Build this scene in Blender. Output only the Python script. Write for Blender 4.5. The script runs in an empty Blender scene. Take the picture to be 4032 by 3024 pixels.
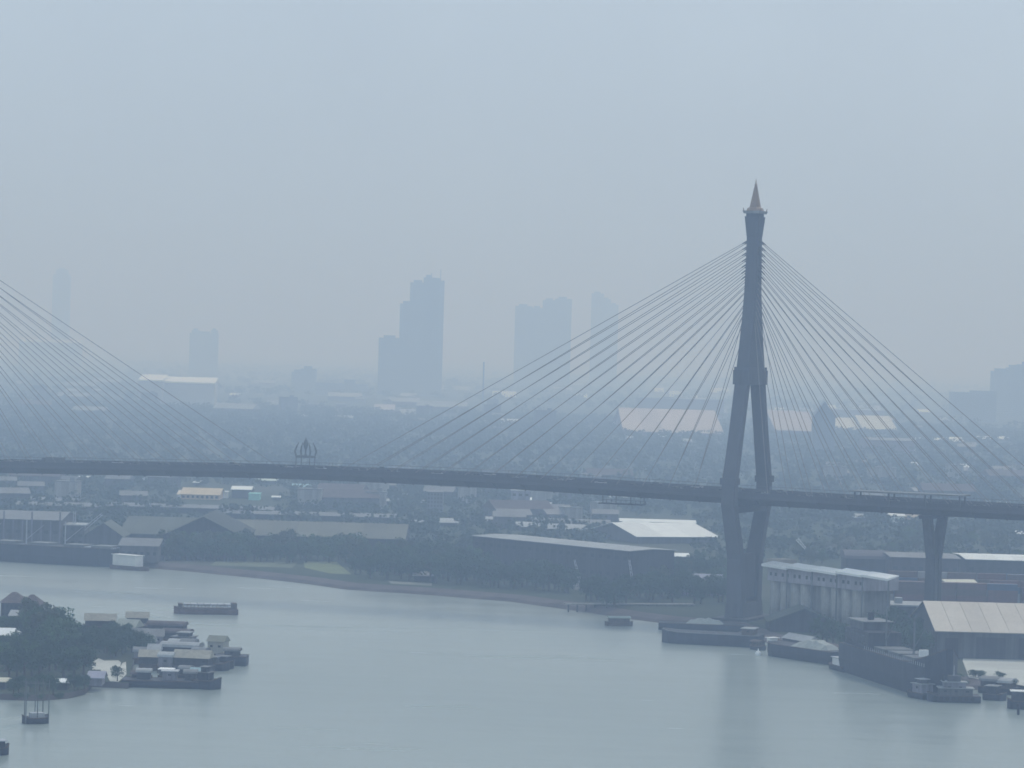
import bpy, math, random
import numpy as np
from mathutils import Vector, Matrix
R = math.radians
random.seed(7)
rng = np.random.default_rng(7)
scene = bpy.context.scene
COL = scene.collection

# ------------------------------------------------------------------ camera
H = 104.0                      # height of the viewpoint above the river
FP = 3380.0                    # focal length in pixels of a 1024 px wide picture
PITCH = math.atan(36.0 / FP)
ROLL = R(1.6)
fw = Vector((0, math.cos(PITCH), -math.sin(PITCH)))
right0 = Vector((1, 0, 0))
up0 = Vector((0, math.sin(PITCH), math.cos(PITCH)))
cr = math.cos(ROLL) * right0 + math.sin(ROLL) * up0
cu = -math.sin(ROLL) * right0 + math.cos(ROLL) * up0
cam = bpy.data.cameras.new('camera')
cam.sensor_width = 36
cam.lens = FP / 1024 * 36
cam.clip_start = 1
cam.clip_end = 90000
camo = bpy.data.objects.new('camera', cam)
COL.objects.link(camo)
M = Matrix((cr, cu, -fw)).transposed().to_4x4()
M.translation = Vector((0, 0, H))
camo.matrix_world = M
scene.camera = camo

# ------------------------------------------------------------------ sky, sun, exposure
SUN_EL, SUN_AZ = 52.0, 25.0     # azimuth from +Y towards +X
world = bpy.data.worlds.new('World')
scene.world = world
world.use_nodes = True
nt = world.node_tree
nt.nodes.clear()
out = nt.nodes.new('ShaderNodeOutputWorld')
bg = nt.nodes.new('ShaderNodeBackground')
sky = nt.nodes.new('ShaderNodeTexSky')
sky.sky_type = 'NISHITA'
sky.sun_disc = False
sky.sun_elevation = R(SUN_EL)
sky.sun_rotation = R(SUN_AZ)
sky.dust_density = 6.0
sky.air_density = 1.0
tc = nt.nodes.new('ShaderNodeTexCoord')
nz = nt.nodes.new('ShaderNodeTexNoise')
nz.inputs['Scale'].default_value = 9.0
nz.inputs['Detail'].default_value = 5.0
nz.inputs['Roughness'].default_value = 0.55
cramp = nt.nodes.new('ShaderNodeMapRange')
cramp.inputs['From Min'].default_value = 0.3
cramp.inputs['From Max'].default_value = 0.7
cramp.inputs['To Min'].default_value = 0.93
cramp.inputs['To Max'].default_value = 1.05
vm = nt.nodes.new('ShaderNodeVectorMath')
vm.operation = 'SCALE'
vm.inputs[0].default_value = (6.25, 8.15, 10.55)      # flat overcast veil
mx = nt.nodes.new('ShaderNodeMixRGB')
mx.inputs['Fac'].default_value = 0.82
nt.links.new(tc.outputs['Generated'], nz.inputs['Vector'])
nt.links.new(nz.outputs['Fac'], cramp.inputs['Value'])
nt.links.new(cramp.outputs['Result'], vm.inputs['Scale'])
nt.links.new(sky.outputs['Color'], mx.inputs['Color1'])
nt.links.new(vm.outputs['Vector'], mx.inputs['Color2'])
nt.links.new(mx.outputs['Color'], bg.inputs['Color'])
bg.inputs['Strength'].default_value = 0.085
nt.links.new(bg.outputs['Background'], out.inputs['Surface'])

sl = bpy.data.lights.new('sun', 'SUN')
sl.energy = 1.1
sl.angle = R(14)
sl.color = (1.0, 0.975, 0.94)
so = bpy.data.objects.new('sun', sl)
COL.objects.link(so)
sd = Vector((math.sin(R(SUN_AZ)) * math.cos(R(SUN_EL)), math.cos(R(SUN_AZ)) * math.cos(R(SUN_EL)), math.sin(R(SUN_EL))))
so.rotation_euler = sd.to_track_quat('Z', 'Y').to_euler()

vs = scene.view_settings
vs.view_transform = 'Standard'
vs.look = 'None'
vs.gamma = 1.0
vs.exposure = 0.0
vs.use_curve_mapping = False
scene.cycles.pixel_filter_type = 'BLACKMAN_HARRIS'
scene.cycles.filter_width = 1.6
scene.cycles.volume_bounces = 2
scene.cycles.max_bounces = 6
scene.cycles.diffuse_bounces = 2

HAZE_DENSITY = 0.00039
HAZE_COLOR = (0.565, 0.73, 1.0)

# ------------------------------------------------------------------ helpers
K = 1024.0 / 4032.0
def ray(sx, sy):
    return fw * FP + cr * (sx * K - 512) + cu * (384 - sy * K)
def P(sx, sy, z=0.0):
    """where the line of sight through a photo point meets the level z"""
    d = ray(sx, sy)
    t = (z - H) / d.z
    return Vector((d.x * t, d.y * t, z))
def PD(sx, sy, y):
    """where the line of sight through a photo point reaches the distance y"""
    d = ray(sx, sy)
    t = y / d.y
    return Vector((d.x * t, y, H + d.z * t))
def zat(sx, sy, y):
    return PD(sx, sy, y).z

MATS = {}
def mat(name, col, rough=0.85, var=0.25, scale=0.25, metal=0.0, spec=0.25, stain=0.0, bump=0.0):
    if name in MATS:
        return MATS[name]
    m = bpy.data.materials.new(name)
    m.use_nodes = True
    n = m.node_tree.nodes
    l = m.node_tree.links
    b = n['Principled BSDF']
    b.inputs['Roughness'].default_value = rough
    b.inputs['Metallic'].default_value = metal
    b.inputs['Specular IOR Level'].default_value = spec
    t = n.new('ShaderNodeTexCoord')
    no = n.new('ShaderNodeTexNoise')
    no.inputs['Scale'].default_value = scale
    no.inputs['Detail'].default_value = 6
    no.inputs['Roughness'].default_value = 0.6
    l.new(t.outputs['Object'], no.inputs['Vector'])
    mr = n.new('ShaderNodeMapRange')
    mr.inputs['From Min'].default_value = 0.25
    mr.inputs['From Max'].default_value = 0.75
    mr.inputs['To Min'].default_value = 1 - var
    mr.inputs['To Max'].default_value = 1 + var
    l.new(no.outputs['Fac'], mr.inputs['Value'])
    last = mr.outputs['Result']
    if stain > 0:                      # rain streaks running down the walls
        mp = n.new('ShaderNodeMapping')
        mp.inputs['Scale'].default_value = (1.1, 1.1, 0.06)
        l.new(t.outputs['Object'], mp.inputs['Vector'])
        n2 = n.new('ShaderNodeTexNoise')
        n2.inputs['Scale'].default_value = 0.8
        n2.inputs['Detail'].default_value = 4
        l.new(mp.outputs['Vector'], n2.inputs['Vector'])
        m2 = n.new('ShaderNodeMapRange')
        m2.inputs['From Min'].default_value = 0.35
        m2.inputs['From Max'].default_value = 0.65
        m2.inputs['To Min'].default_value = 1 - stain
        m2.inputs['To Max'].default_value = 1.0
        l.new(n2.outputs['Fac'], m2.inputs['Value'])
        ma = n.new('ShaderNodeMath')
        ma.operation = 'MULTIPLY'
        l.new(last, ma.inputs[0])
        l.new(m2.outputs['Result'], ma.inputs[1])
        last = ma.outputs[0]
    oi = n.new('ShaderNodeObjectInfo')
    m3 = n.new('ShaderNodeMapRange')
    m3.inputs['To Min'].default_value = 0.88
    m3.inputs['To Max'].default_value = 1.12
    l.new(oi.outputs['Random'], m3.inputs['Value'])
    mb = n.new('ShaderNodeMath')
    mb.operation = 'MULTIPLY'
    l.new(last, mb.inputs[0])
    l.new(m3.outputs['Result'], mb.inputs[1])
    v = n.new('ShaderNodeVectorMath')
    v.operation = 'SCALE'
    v.inputs[0].default_value = col
    l.new(mb.outputs[0], v.inputs['Scale'])
    l.new(v.outputs['Vector'], b.inputs['Base Color'])
    if bump > 0:
        bp = n.new('ShaderNodeBump')
        bp.inputs['Strength'].default_value = bump
        l.new(no.outputs['Fac'], bp.inputs['Height'])
        l.new(bp.outputs['Normal'], b.inputs['Normal'])
    MATS[name] = m
    return m

conc = mat('weathered_backlit_concrete', (0.09, 0.09, 0.105), 0.9, 0.12, 0.15, stain=0.12)  # faint rain streaks over a base colour darkened for the bridge's backlit shade
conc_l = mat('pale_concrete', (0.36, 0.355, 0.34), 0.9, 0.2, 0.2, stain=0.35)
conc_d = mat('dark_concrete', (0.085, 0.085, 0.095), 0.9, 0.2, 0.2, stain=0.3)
asph = mat('asphalt', (0.06, 0.06, 0.062), 0.9, 0.2, 0.1)
cablem = mat('cable_sheath', (0.27, 0.24, 0.22), 0.6, 0.1)
gold = mat('gold_paint', (0.32, 0.205, 0.12), 0.5, 0.15, metal=0.2)
white = mat('white_paint', (0.86, 0.87, 0.86), 0.6, 0.08, 0.3)
whitem = mat('white_metal_roof', (0.82, 0.83, 0.8), 0.45, 0.07, 0.12, stain=0.06, spec=0.5)
cream = mat('cream_roof', (0.62, 0.59, 0.47), 0.7, 0.12, 0.2)
tan = mat('tan_metal_roof', (0.48, 0.435, 0.37), 0.55, 0.1, 0.08, stain=0.12, spec=0.5)
tanwall = mat('tan_wall', (0.55, 0.42, 0.28), 0.8, 0.15, 0.2, stain=0.3)
pinkroof = mat('pinkish_tan_roof', (0.5, 0.42, 0.38), 0.7, 0.12, 0.02)
grey_r = mat('grey_sheet_roof', (0.17, 0.18, 0.19), 0.6, 0.25, 0.15, stain=0.25, spec=0.4)
lgrey_r = mat('light_grey_roof', (0.34, 0.36, 0.37), 0.55, 0.18, 0.1, stain=0.2, spec=0.4)
green_r = mat('green_grey_roof', (0.1, 0.115, 0.095), 0.8, 0.25, 0.05, stain=0.25)
brown_r = mat('brown_roof', (0.11, 0.085, 0.085), 0.8, 0.3, 0.3, stain=0.3)
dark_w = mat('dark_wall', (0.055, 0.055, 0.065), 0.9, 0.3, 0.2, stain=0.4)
grey_w = mat('grey_wall', (0.12, 0.12, 0.13), 0.9, 0.25, 0.2, stain=0.4)
lilac_w = mat('lilac_grey_wall', (0.27, 0.26, 0.31), 0.9, 0.25, 0.2, stain=0.4)
teal_w = mat('turquoise_wall', (0.3, 0.68, 0.62), 0.7, 0.1, 0.3)
glass = mat('dark_glass', (0.03, 0.035, 0.045), 0.2, 0.2, spec=0.5)
rust_h = mat('rust_hull', (0.13, 0.07, 0.06), 0.8, 0.3, 0.4, stain=0.3)
dark_h = mat('dark_hull', (0.035, 0.04, 0.06), 0.6, 0.35, 0.25, stain=0.3)
wood_h = mat('old_wood', (0.12, 0.09, 0.075), 0.9, 0.3, 0.6, stain=0.3)
steel = mat('grey_steel', (0.13, 0.14, 0.15), 0.6, 0.2, 0.5)
pale_steel = mat('pale_steel', (0.45, 0.47, 0.5), 0.6, 0.15, 0.5)
tower_m = mat('tower_facade', (0.2, 0.23, 0.28), 0.6, 0.15, 0.02, stain=0.1)
tower_b = mat('tower_band', (0.3, 0.32, 0.35), 0.7, 0.1, 0.02)
cargo_m = mat('pale_cargo', (0.38, 0.4, 0.37), 0.95, 0.25, 0.5)
red_c = mat('red_container', (0.17, 0.085, 0.085), 0.7, 0.2, 0.4, stain=0.2)
rust_c = mat('rust_container', (0.15, 0.1, 0.09), 0.7, 0.2, 0.4, stain=0.2)
blue_c = mat('blue_container', (0.07, 0.11, 0.2), 0.7, 0.2, 0.4, stain=0.2)
white_c = mat('white_container', (0.3, 0.3, 0.31), 0.7, 0.15, 0.4, stain=0.2)
car_dark = mat('dark_car_paint', (0.04, 0.045, 0.05), 0.35, 0.05, spec=0.5)
car_white = mat('white_car_paint', (0.4, 0.4, 0.4), 0.35, 0.05, spec=0.5)
car_grey = mat('grey_car_paint', (0.1, 0.105, 0.11), 0.35, 0.05, spec=0.5)
tyre = mat('rubber', (0.02, 0.02, 0.02), 0.9, 0.1)
bark = mat('bark', (0.09, 0.075, 0.06), 0.95, 0.3, 2.0)
raft_beige = mat('raft_beige_roof', (0.36, 0.34, 0.28), .8, .2, .4, stain=.2)
leafA = mat('leaf_green', (0.065, 0.12, 0.05), 0.8, 0.45, 0.35, spec=0.15)
leafB = mat('leaf_dark', (0.045, 0.085, 0.045), 0.8, 0.45, 0.35, spec=0.15)
leafC = mat('leaf_olive', (0.075, 0.095, 0.045), 0.8, 0.4, 0.35, spec=0.15)
wood_far = mat('woodland_green', (0.042, 0.066, 0.042), 0.9, 0.3, 0.006, spec=0.1)

class MB:
    """collects boxes, quads and tubes into one mesh"""
    def __init__(s):
        s.v = []; s.f = []
    def q(s, *pts):
        i = len(s.v)
        s.v += [tuple(p) for p in pts]
        s.f.append(tuple(range(i, i + len(pts))))
        return s
    def box(s, x0, x1, y0, y1, z0, z1):
        i = len(s.v)
        s.v += [(x0, y0, z0), (x1, y0, z0), (x1, y1, z0), (x0, y1, z0), (x0, y0, z1), (x1, y0, z1), (x1, y1, z1), (x0, y1, z1)]
        s.f += [(i, i+3, i+2, i+1), (i+4, i+5, i+6, i+7), (i, i+1, i+5, i+4), (i+1, i+2, i+6, i+5), (i+2, i+3, i+7, i+6), (i+3, i, i+4, i+7)]
        return s
    def loft(s, rings, cap=True):
        """rings of equal point count joined by quads"""
        i = len(s.v); n = len(rings[0])
        for r in rings:
            s.v += [tuple(p) for p in r]
        for k in range(len(rings) - 1):
            a = i + k * n; b = a + n
            for j in range(n):
                j2 = (j + 1) % n
                s.f.append((a + j, a + j2, b + j2, b + j))
        if cap:
            s.f.append(tuple(range(i + n - 1, i - 1, -1)))
            e = i + (len(rings) - 1) * n
            s.f.append(tuple(range(e, e + n)))
        return s
    def tube(s, a, b, r0, r1=None, n=6):
        a = Vector(a); b = Vector(b)
        r1 = r0 if r1 is None else r1
        d = (b - a).normalized()
        t = Vector((0, 0, 1)) if abs(d.z) < 0.9 else Vector((1, 0, 0))
        x = d.cross(t).normalized(); y = d.cross(x)
        ring = lambda c, r: [c + (x * math.cos(2*math.pi*k/n) + y * math.sin(2*math.pi*k/n)) * r for k in range(n)]
        return s.loft([ring(a, r0), ring(b, r1)])
    def cyl(s, cx, cy, z0, z1, r0, r1=None, n=12):
        return s.tube((cx, cy, z0), (cx, cy, z1), r0, r1, n)
    def mesh(s, name, m, smooth=False):
        me = bpy.data.meshes.new(name)
        me.from_pydata(s.v, [], s.f)
        if m: me.materials.append(m)
        if smooth:
            me.polygons.foreach_set('use_smooth', [True] * len(me.polygons))
        me.update()
        return me
    def build(s, name, m, parent=None, smooth=False):
        return ob(name, s.mesh(name, m, smooth), parent)

def ob(name, me, parent=None, loc=None, rz=0.0):
    o = bpy.data.objects.new(name, me)
    COL.objects.link(o)
    if parent is not None: o.parent = parent
    if loc is not None: o.location = loc
    if rz: o.rotation_euler = (0, 0, rz)
    return o
def tag(o, label=None, cat=None, group=None, kind=None):
    if label: o['label'] = label
    if cat: o['category'] = cat
    if group: o['group'] = group
    if kind: o['kind'] = kind
    return o
def empty(name, loc=(0, 0, 0), rz=0.0):
    return ob(name, None, None, loc, rz)
def copy_tree(o, loc, rz=None, label=None, scale=None):
    r = o.copy(); COL.objects.link(r)
    r.location = loc
    if rz is not None: r.rotation_euler = (0, 0, rz)
    if scale is not None: r.scale = scale
    if label: r['label'] = label
    for ch in list(o.children):
        c = ch.copy(); COL.objects.link(c); c.parent = r
        for g in list(ch.children):
            d = g.copy(); COL.objects.link(d); d.parent = c
    return r

# ------------------------------------------------------------------ water, ground, banks
G = 2.5       # level of the built-up bank
def waterm():
    m = bpy.data.materials.new('river_water')
    m.use_nodes = True
    n = m.node_tree.nodes; l = m.node_tree.links
    b = n['Principled BSDF']
    b.inputs['Roughness'].default_value = 0.2
    b.inputs['IOR'].default_value = 1.33
    t = n.new('ShaderNodeTexCoord')
    # murky green brown silt, drifting in patches
    mp = n.new('ShaderNodeMapping'); mp.inputs['Scale'].default_value = (0.006, 0.0022, 1)
    no = n.new('ShaderNodeTexNoise'); no.inputs['Scale'].default_value = 1.0; no.inputs['Detail'].default_value = 7
    l.new(t.outputs['Object'], mp.inputs['Vector']); l.new(mp.outputs['Vector'], no.inputs['Vector'])
    rp = n.new('ShaderNodeValToRGB')
    rp.color_ramp.elements[0].position = 0.3; rp.color_ramp.elements[0].color = (0.265, 0.315, 0.295, 1)
    rp.color_ramp.elements[1].position = 0.7; rp.color_ramp.elements[1].color = (0.32, 0.37, 0.345, 1)
    l.new(no.outputs['Fac'], rp.inputs['Fac']); l.new(rp.outputs['Color'], b.inputs['Base Color'])
    # gusts roughen the surface in long streaks
    m2 = n.new('ShaderNodeMapping'); m2.inputs['Scale'].default_value = (0.012, 0.05, 1); m2.inputs['Rotation'].default_value = (0, 0, 0.35)
    n2 = n.new('ShaderNodeTexNoise'); n2.inputs['Scale'].default_value = 1.0; n2.inputs['Detail'].default_value = 8
    l.new(t.outputs['Object'], m2.inputs['Vector']); l.new(m2.outputs['Vector'], n2.inputs['Vector'])
    r2 = n.new('ShaderNodeMapRange'); r2.inputs['From Min'].default_value = 0.3; r2.inputs['From Max'].default_value = 0.7
    r2.inputs['To Min'].default_value = 0.2; r2.inputs['To Max'].default_value = 0.28
    l.new(n2.outputs['Fac'], r2.inputs['Value']); l.new(r2.outputs['Result'], b.inputs['Roughness'])
    # wavelets
    n3 = n.new('ShaderNodeTexNoise'); n3.inputs['Scale'].default_value = 0.35; n3.inputs['Detail'].default_value = 5
    l.new(t.outputs['Object'], n3.inputs['Vector'])
    n4 = n.new('ShaderNodeTexNoise'); n4.inputs['Scale'].default_value = 0.05; n4.inputs['Detail'].default_value = 3
    l.new(t.outputs['Object'], n4.inputs['Vector'])
    ad = n.new('ShaderNodeMath'); ad.operation = 'MULTIPLY_ADD'; ad.inputs[1].default_value = 3.0
    l.new(n4.outputs['Fac'], ad.inputs[0]); l.new(n3.outputs['Fac'], ad.inputs[2])
    bp = n.new('ShaderNodeBump'); bp.inputs['Strength'].default_value = 0.3; bp.inputs['Distance'].default_value = 0.35
    l.new(ad.outputs[0], bp.inputs['Height']); l.new(bp.outputs['Normal'], b.inputs['Normal'])
    return m
w = MB().q((-40000, -3000, 0), (40000, -3000, 0), (40000, 3600, 0), (-40000, 3600, 0)).build('river', waterm())
tag(w, kind='structure')

def landm():
    m = bpy.data.materials.new('land')
    m.use_nodes = True
    n = m.node_tree.nodes; l = m.node_tree.links
    b = n['Principled BSDF']; b.inputs['Roughness'].default_value = 0.95; b.inputs['Specular IOR Level'].default_value = 0.1
    t = n.new('ShaderNodeTexCoord')
    no = n.new('ShaderNodeTexNoise'); no.inputs['Scale'].default_value = 0.008; no.inputs['Detail'].default_value = 10; no.inputs['Roughness'].default_value = 0.65
    l.new(t.outputs['Object'], no.inputs['Vector'])
    rp = n.new('ShaderNodeValToRGB')
    e = rp.color_ramp.elements
    e[0].position = 0.3; e[0].color = (0.03, 0.048, 0.03, 1)
    e[1].position = 0.75; e[1].color = (0.105, 0.105, 0.09, 1)
    x = e.new(0.5); x.color = (0.05, 0.066, 0.042, 1)
    l.new(no.outputs['Fac'], rp.inputs['Fac']); l.new(rp.outputs['Color'], b.inputs['Base Color'])
    return m
land = landm()
mud = mat('mud_bank', (0.1, 0.085, 0.085), 0.95, 0.35, 0.12)
grass = mat('lawn', (0.14, 0.17, 0.08), 0.95, 0.25, 0.1)

shore = [(-1200, 2188), (-400, 2196), (0, 2203), (250, 2212), (450, 2228), (700, 2248), (1000, 2277), (1200, 2300), (1350, 2322), (1700, 2345), (2000, 2370), (2300, 2412), (2450, 2436), (2600, 2455), (2850, 2478), (3000, 2530), (3300, 2600), (3600, 2670), (3800, 2715), (4032, 2735), (4600, 2800)]
sp = [P(x, y, 0) for x, y in shore]
sp = [Vector((-40000, sp[0].y + 1500, 0)), Vector((-2500, sp[0].y + 250, 0))] + sp + [Vector((900, sp[-1].y - 40, 0)), Vector((40000, sp[-1].y - 300, 0))]
lm = MB()
bank = MB()
for i in range(len(sp) - 1):
    a, b_ = sp[i], sp[i + 1]
    # points 9 m inland
    def inl(k):
        p = sp[max(k - 1, 0)]; q = sp[min(k + 1, len(sp) - 1)]
        d = (q - p).normalized()
        return sp[k] + Vector((-d.y, d.x, 0)) * 9 + Vector((0, 0, G))
    ai, bi = inl(i), inl(i + 1)
    # broken, slightly uneven bank of a few steps
    n = max(1, min(60, int((b_ - a).length / 8))) if (b_ - a).length < 600 else 1
    prev = None
    for k in range(n + 1):
        t = k / n
        j = rng.uniform(-1.2, 1.2) if 0 < k < n else 0
        lo = a.lerp(b_, t) + Vector((0, j, -1.0)); mi = a.lerp(b_, t).lerp(ai.lerp(bi, t), 0.4) + Vector((0, j * 0.5, 0.9 + 0.2 * j)); hi = ai.lerp(bi, t)
        mi.z = max(0.5, min(2.0, mi.z - 0.6))
        if prev:
            bank.q(prev[0], lo, mi, prev[1]); bank.q(prev[1], mi, hi, prev[2])
        prev = (lo, mi, hi)
    lm.q(ai, bi, (bi.x, max(3600, bi.y + 10), G), (ai.x, max(3600, ai.y + 10), G))
lm.q((-40000, 3600, G), (40000, 3600, G), (40000, 70000, G), (-40000, 70000, G))
tag(lm.build('ground', land), kind='structure')
tag(bank.build('river_bank', mud), kind='structure')

# wooded point at the left and the near bank under the viewpoint
pen = [(-2500, 2800), (-600, 2790), (0, 2757), (150, 2762), (270, 2752), (335, 2735), (362, 2706), (505, 2712), (520, 2640), (545, 2575), (520, 2510), (330, 2474), (150, 2460), (-2500, 2450)]
pm = MB()
pp = [P(x, y, 0) for x, y in pen]
pc = sum(pp, Vector()) / len(pp)
top = [p.lerp(Vector((p.x * 0.999, pc.y, 0)), 0.03) + Vector((0, 0, 1.6)) for p in pp]
for i in range(len(pp)):
    j = (i + 1) % len(pp)
    pm.q(pp[i] + Vector((0, 0, -1)), pp[j] + Vector((0, 0, -1)), top[j], top[i])
tag(pm.build('point_bank', mud), kind='structure')
tag(MB().q(*top).build('point_ground', land), kind='structure')
tag(MB().box(-40000, 40000, -3000, 560, -1, 2.2).build('near_bank', land), kind='structure')

def patch(name, pts, m, z=G + 0.06):
    o = MB().q(*[P(x, y, z) for x, y in pts]).build(name, m)
    tag(o, kind='structure')
patch('riverside_lawn', [(1200, 2236), (1300, 2258), (1385, 2262), (1345, 2230), (1325, 2212), (1195, 2210)], grass)
patch('riverside_lawn', [(830, 2226), (1150, 2236), (1172, 2214), (850, 2209)], mat('pale_grass', (0.12, 0.14, 0.09), 0.95, 0.4, 0.1))
patch('riverside_path', [(1540, 2298), (1700, 2306), (1700, 2296), (1530, 2288)], mat('path_earth', (0.2, 0.21, 0.17), 0.95, 0.3, 0.1))
patch('riverside_yard', [(2262, 2322), (2482, 2345), (2480, 2285), (2275, 2272)], mat('grey_yard', (0.15, 0.15, 0.15), .9, .3, .1))
yardm = mat('yard_concrete', (0.5, 0.5, 0.45), 0.9, 0.2, 0.05)
patch('quay_yard', [(3790, 2600), (3815, 2668), (4300, 2740), (4300, 2570), (3800, 2570)], yardm)
patch('point_yard', [(360, 2594), (372, 2602), (388, 2591), (410, 2601), (466, 2600), (476, 2608), (474, 2627), (482, 2611), (496, 2605), (498, 2655), (466, 2685), (433, 2683), (421, 2660), (397, 2658), (397, 2637), (363, 2636)][::-1], yardm, 1.66)

wk = MB()
for (xa, ya, xb, yb_), hh in (((960, 2462, 2330, 2492), .32), ((1000, 2474, 1900, 2500), .22), ((700, 2428, 330, 2440), .25), ((10, 2828, 92, 2834), .2), ((0, 2872, 92, 2852), .2)):
    a, b_ = P(xa, ya, 0), P(xb, yb_, 0)
    d = (b_ - a).normalized(); nn = Vector((-d.y, d.x, 0)); N = 90
    rg = []
    for i in range(N + 1):
        f = i / N; c = a.lerp(b_, f) + nn * (1.2 * math.sin(f * 23 + xa) + .6 * math.sin(f * 61))
        h_ = hh * (.35 + .65 * abs(math.sin(f * 17 + math.sin(f * 41)))) * math.sin(math.pi * min(1, f * 1.05)) ** .5
        rg.append([c - nn * 2.2 + Vector((0, 0, .005)), c + Vector((0, 0, h_ + .01)), c + nn * 2.2 + Vector((0, 0, .005))])
    for p_, q_ in zip(rg[:-1], rg[1:]):
        for j in (0, 1):
            wk.q(p_[j], q_[j], q_[j + 1], p_[j + 1])
tag(wk.build('boat_wake', w.data.materials[0]), kind='structure')

# ------------------------------------------------------------------ buildings
WIN = {}
def window_mesh(w_, h_):
    k = (round(w_, 1), round(h_, 1))
    if k not in WIN:
        WIN[k] = MB().box(-w_/2, w_/2, -0.06, 0.02, -h_/2, h_/2).mesh('window', glass)
    return WIN[k]
def building(name, label, cat, x0, x1, yb, yeave, ytop=None, depth=25, roof='gable', wm=grey_w, rm=grey_r, yb2=None, win=None, panels=0, over=0.8, group=None, doors=None, z0=G, rise=3.0, monitor=False):
    square = yb2 is None
    yb2 = yb if yb2 is None else yb2
    A = P(x0, yb, z0); B = P(x1, yb2, z0)
    if square:                      # front parallel to the picture
        m_ = (A + B) / 2
        A = PD(x0, yb, m_.y); B = PD(x1, yb, m_.y); A.z = B.z = z0
    d = B - A; L = d.length
    rz = math.atan2(d.y, d.x)
    mid = (A + B) / 2
    mx_ = (x0 + x1) / 2
    h = max(2.2, zat(mx_, yeave, mid.y) - z0)
    vdir = Vector((-math.sin(rz), math.cos(rz), 0))
    root = empty(name, A, rz)
    tag(root, label, cat, group)
    if roof == 'gable':
        r = mid + vdir * depth / 2
        hr = zat(mx_, ytop, r.y) - z0 if ytop is not None else h + rise
        hr = max(hr, h + 0.6)
        MB().box(0, L, 0, depth, 0, h).q((0, 0, h), (0, depth/2, hr - 0.1), (0, depth, h)).q((L, 0, h), (L, depth, h), (L, depth/2, hr - 0.1)).build('wall', wm, root)
        sl_ = (hr - h) / (depth / 2)
        e = h - over * sl_
        t = 0.25
        def slope(xa, xb, side):
            m = MB()
            ya, yb_ = (-over, depth/2) if side == 0 else (depth + over, depth/2)
            m.loft([[(xa, ya, e), (xa, ya, e + t), (xa, yb_, hr + t), (xa, yb_, hr)], [(xb, ya, e), (xb, ya, e + t), (xb, yb_, hr + t), (xb, yb_, hr)]])
            return m
        if panels:
            rf = slope(-over, L + over, 1).build('roof', rm, root)
            st = (L + 2 * over) / panels
            for k in range(panels):
                pn = slope(-over + k * st + 0.05, -over + (k + 1) * st - 0.05, 0)
                pn.build('roof_panel', rm, rf)
        else:
            m = slope(-over, L + over, 0)
            m2 = slope(-over, L + over, 1)
            off = len(m.v); m.v += m2.v; m.f += [tuple(i + off for i in f) for f in m2.f]
            rf = m.build('roof', rm, root)
        if monitor:
            MB().box(L * 0.05, L * 0.95, depth/2 - 1.5, depth/2 + 1.5, hr - 0.3, hr + 1.6).build('ridge_vent', rm, root)
    elif roof == 'end':       # ridge runs away from us
        hr = zat(mx_, ytop, mid.y) - z0 if ytop is not None else h + rise
        hr = max(hr, h + 0.8)
        MB().box(0, L, 0, depth, 0, h).q((0, 0, h), (L, 0, h), (L/2, 0, hr - 0.1)).q((0, depth, h), (L/2, depth, hr - 0.1), (L, depth, h)).build('wall', wm, root)
        t = 0.25
        m = MB()
        for s in (-1, 1):
            xe = L/2 + s * (L/2 + over); ze = h - over * (hr - h) / (L/2)
            m.loft([[(xe, -over, ze), (xe, -over, ze + t), (L/2, -over, hr + t), (L/2, -over, hr)], [(xe, depth + over, ze), (xe, depth + over, ze + t), (L/2, depth + over, hr + t), (L/2, depth + over, hr)]])
        m.build('roof', rm, root)
    elif roof == 'hip':
        r = mid + vdir * depth / 2
        hr = max(h + 0.8, (zat(mx_, ytop, r.y) - z0) if ytop is not None else h + rise)
        MB().box(0, L, 0, depth, 0, h).build('wall', wm, root)
        k = min(depth / 2, L * 0.4)
        m = MB(); o_ = over
        c = [(-o_, -o_, h), (L+o_, -o_, h), (L+o_, depth+o_, h), (-o_, depth+o_, h)]
        r1, r2 = (k, depth/2, hr), (L-k, depth/2, hr)
        m.q(c[0], c[1], r2, r1).q(c[1], c[2], r2).q(c[2], c[3], r1, r2).q(c[3], c[0], r1).q(*c[::-1])
        m.build('roof', rm, root)
    elif roof == 'arch':      # barrel roof, ridge across the view
        r = mid + vdir * depth / 2
        hr = max(h + 1, zat(mx_, ytop, r.y) - z0)
        MB().box(0, L, 0.1, depth - 0.1, 0, h).build('wall', wm, root)
        a0, a1 = [], []
        for k in range(9):
            th = math.pi * k / 8
            y = depth/2 - math.cos(th) * (depth/2 + over); z = h - 0.1 + math.sin(th) * (hr - h)
            a0.append((-over, y, z)); a1.append((L + over, y, z))
        MB().loft([a0, a1]).build('roof', rm, root)
    else:                     # flat with a parapet
        MB().box(0, L, 0, depth, 0, h).build('wall', wm, root)
        m = MB().box(-0.3, L + 0.3, -0.3, depth + 0.3, h, h + 0.5)
        if L > 14:
            m.box(L * 0.3, L * 0.42, depth * 0.4, depth * 0.6, h + 0.5, h + 2.6)
        m.build('roof', rm, root)
    if win:
        rows, cols = win
        ww, wh = min(2.2, L / cols * 0.5), min(1.5, h / rows * 0.5)
        me = window_mesh(ww, wh)
        for i in range(rows):
            for j in range(cols):
                ob('window', me, root, ((j + 0.5) * L / cols, 0, (i + 0.55) * h / rows))
    if doors:
        for f0, f1, hh in doors:
            MB().box(L * f0, L * f1, -0.08, 0.05, 0.05, h * hh).build('door', dark_w, root)
    root['L'] = L; root['h'] = h
    return root

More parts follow.
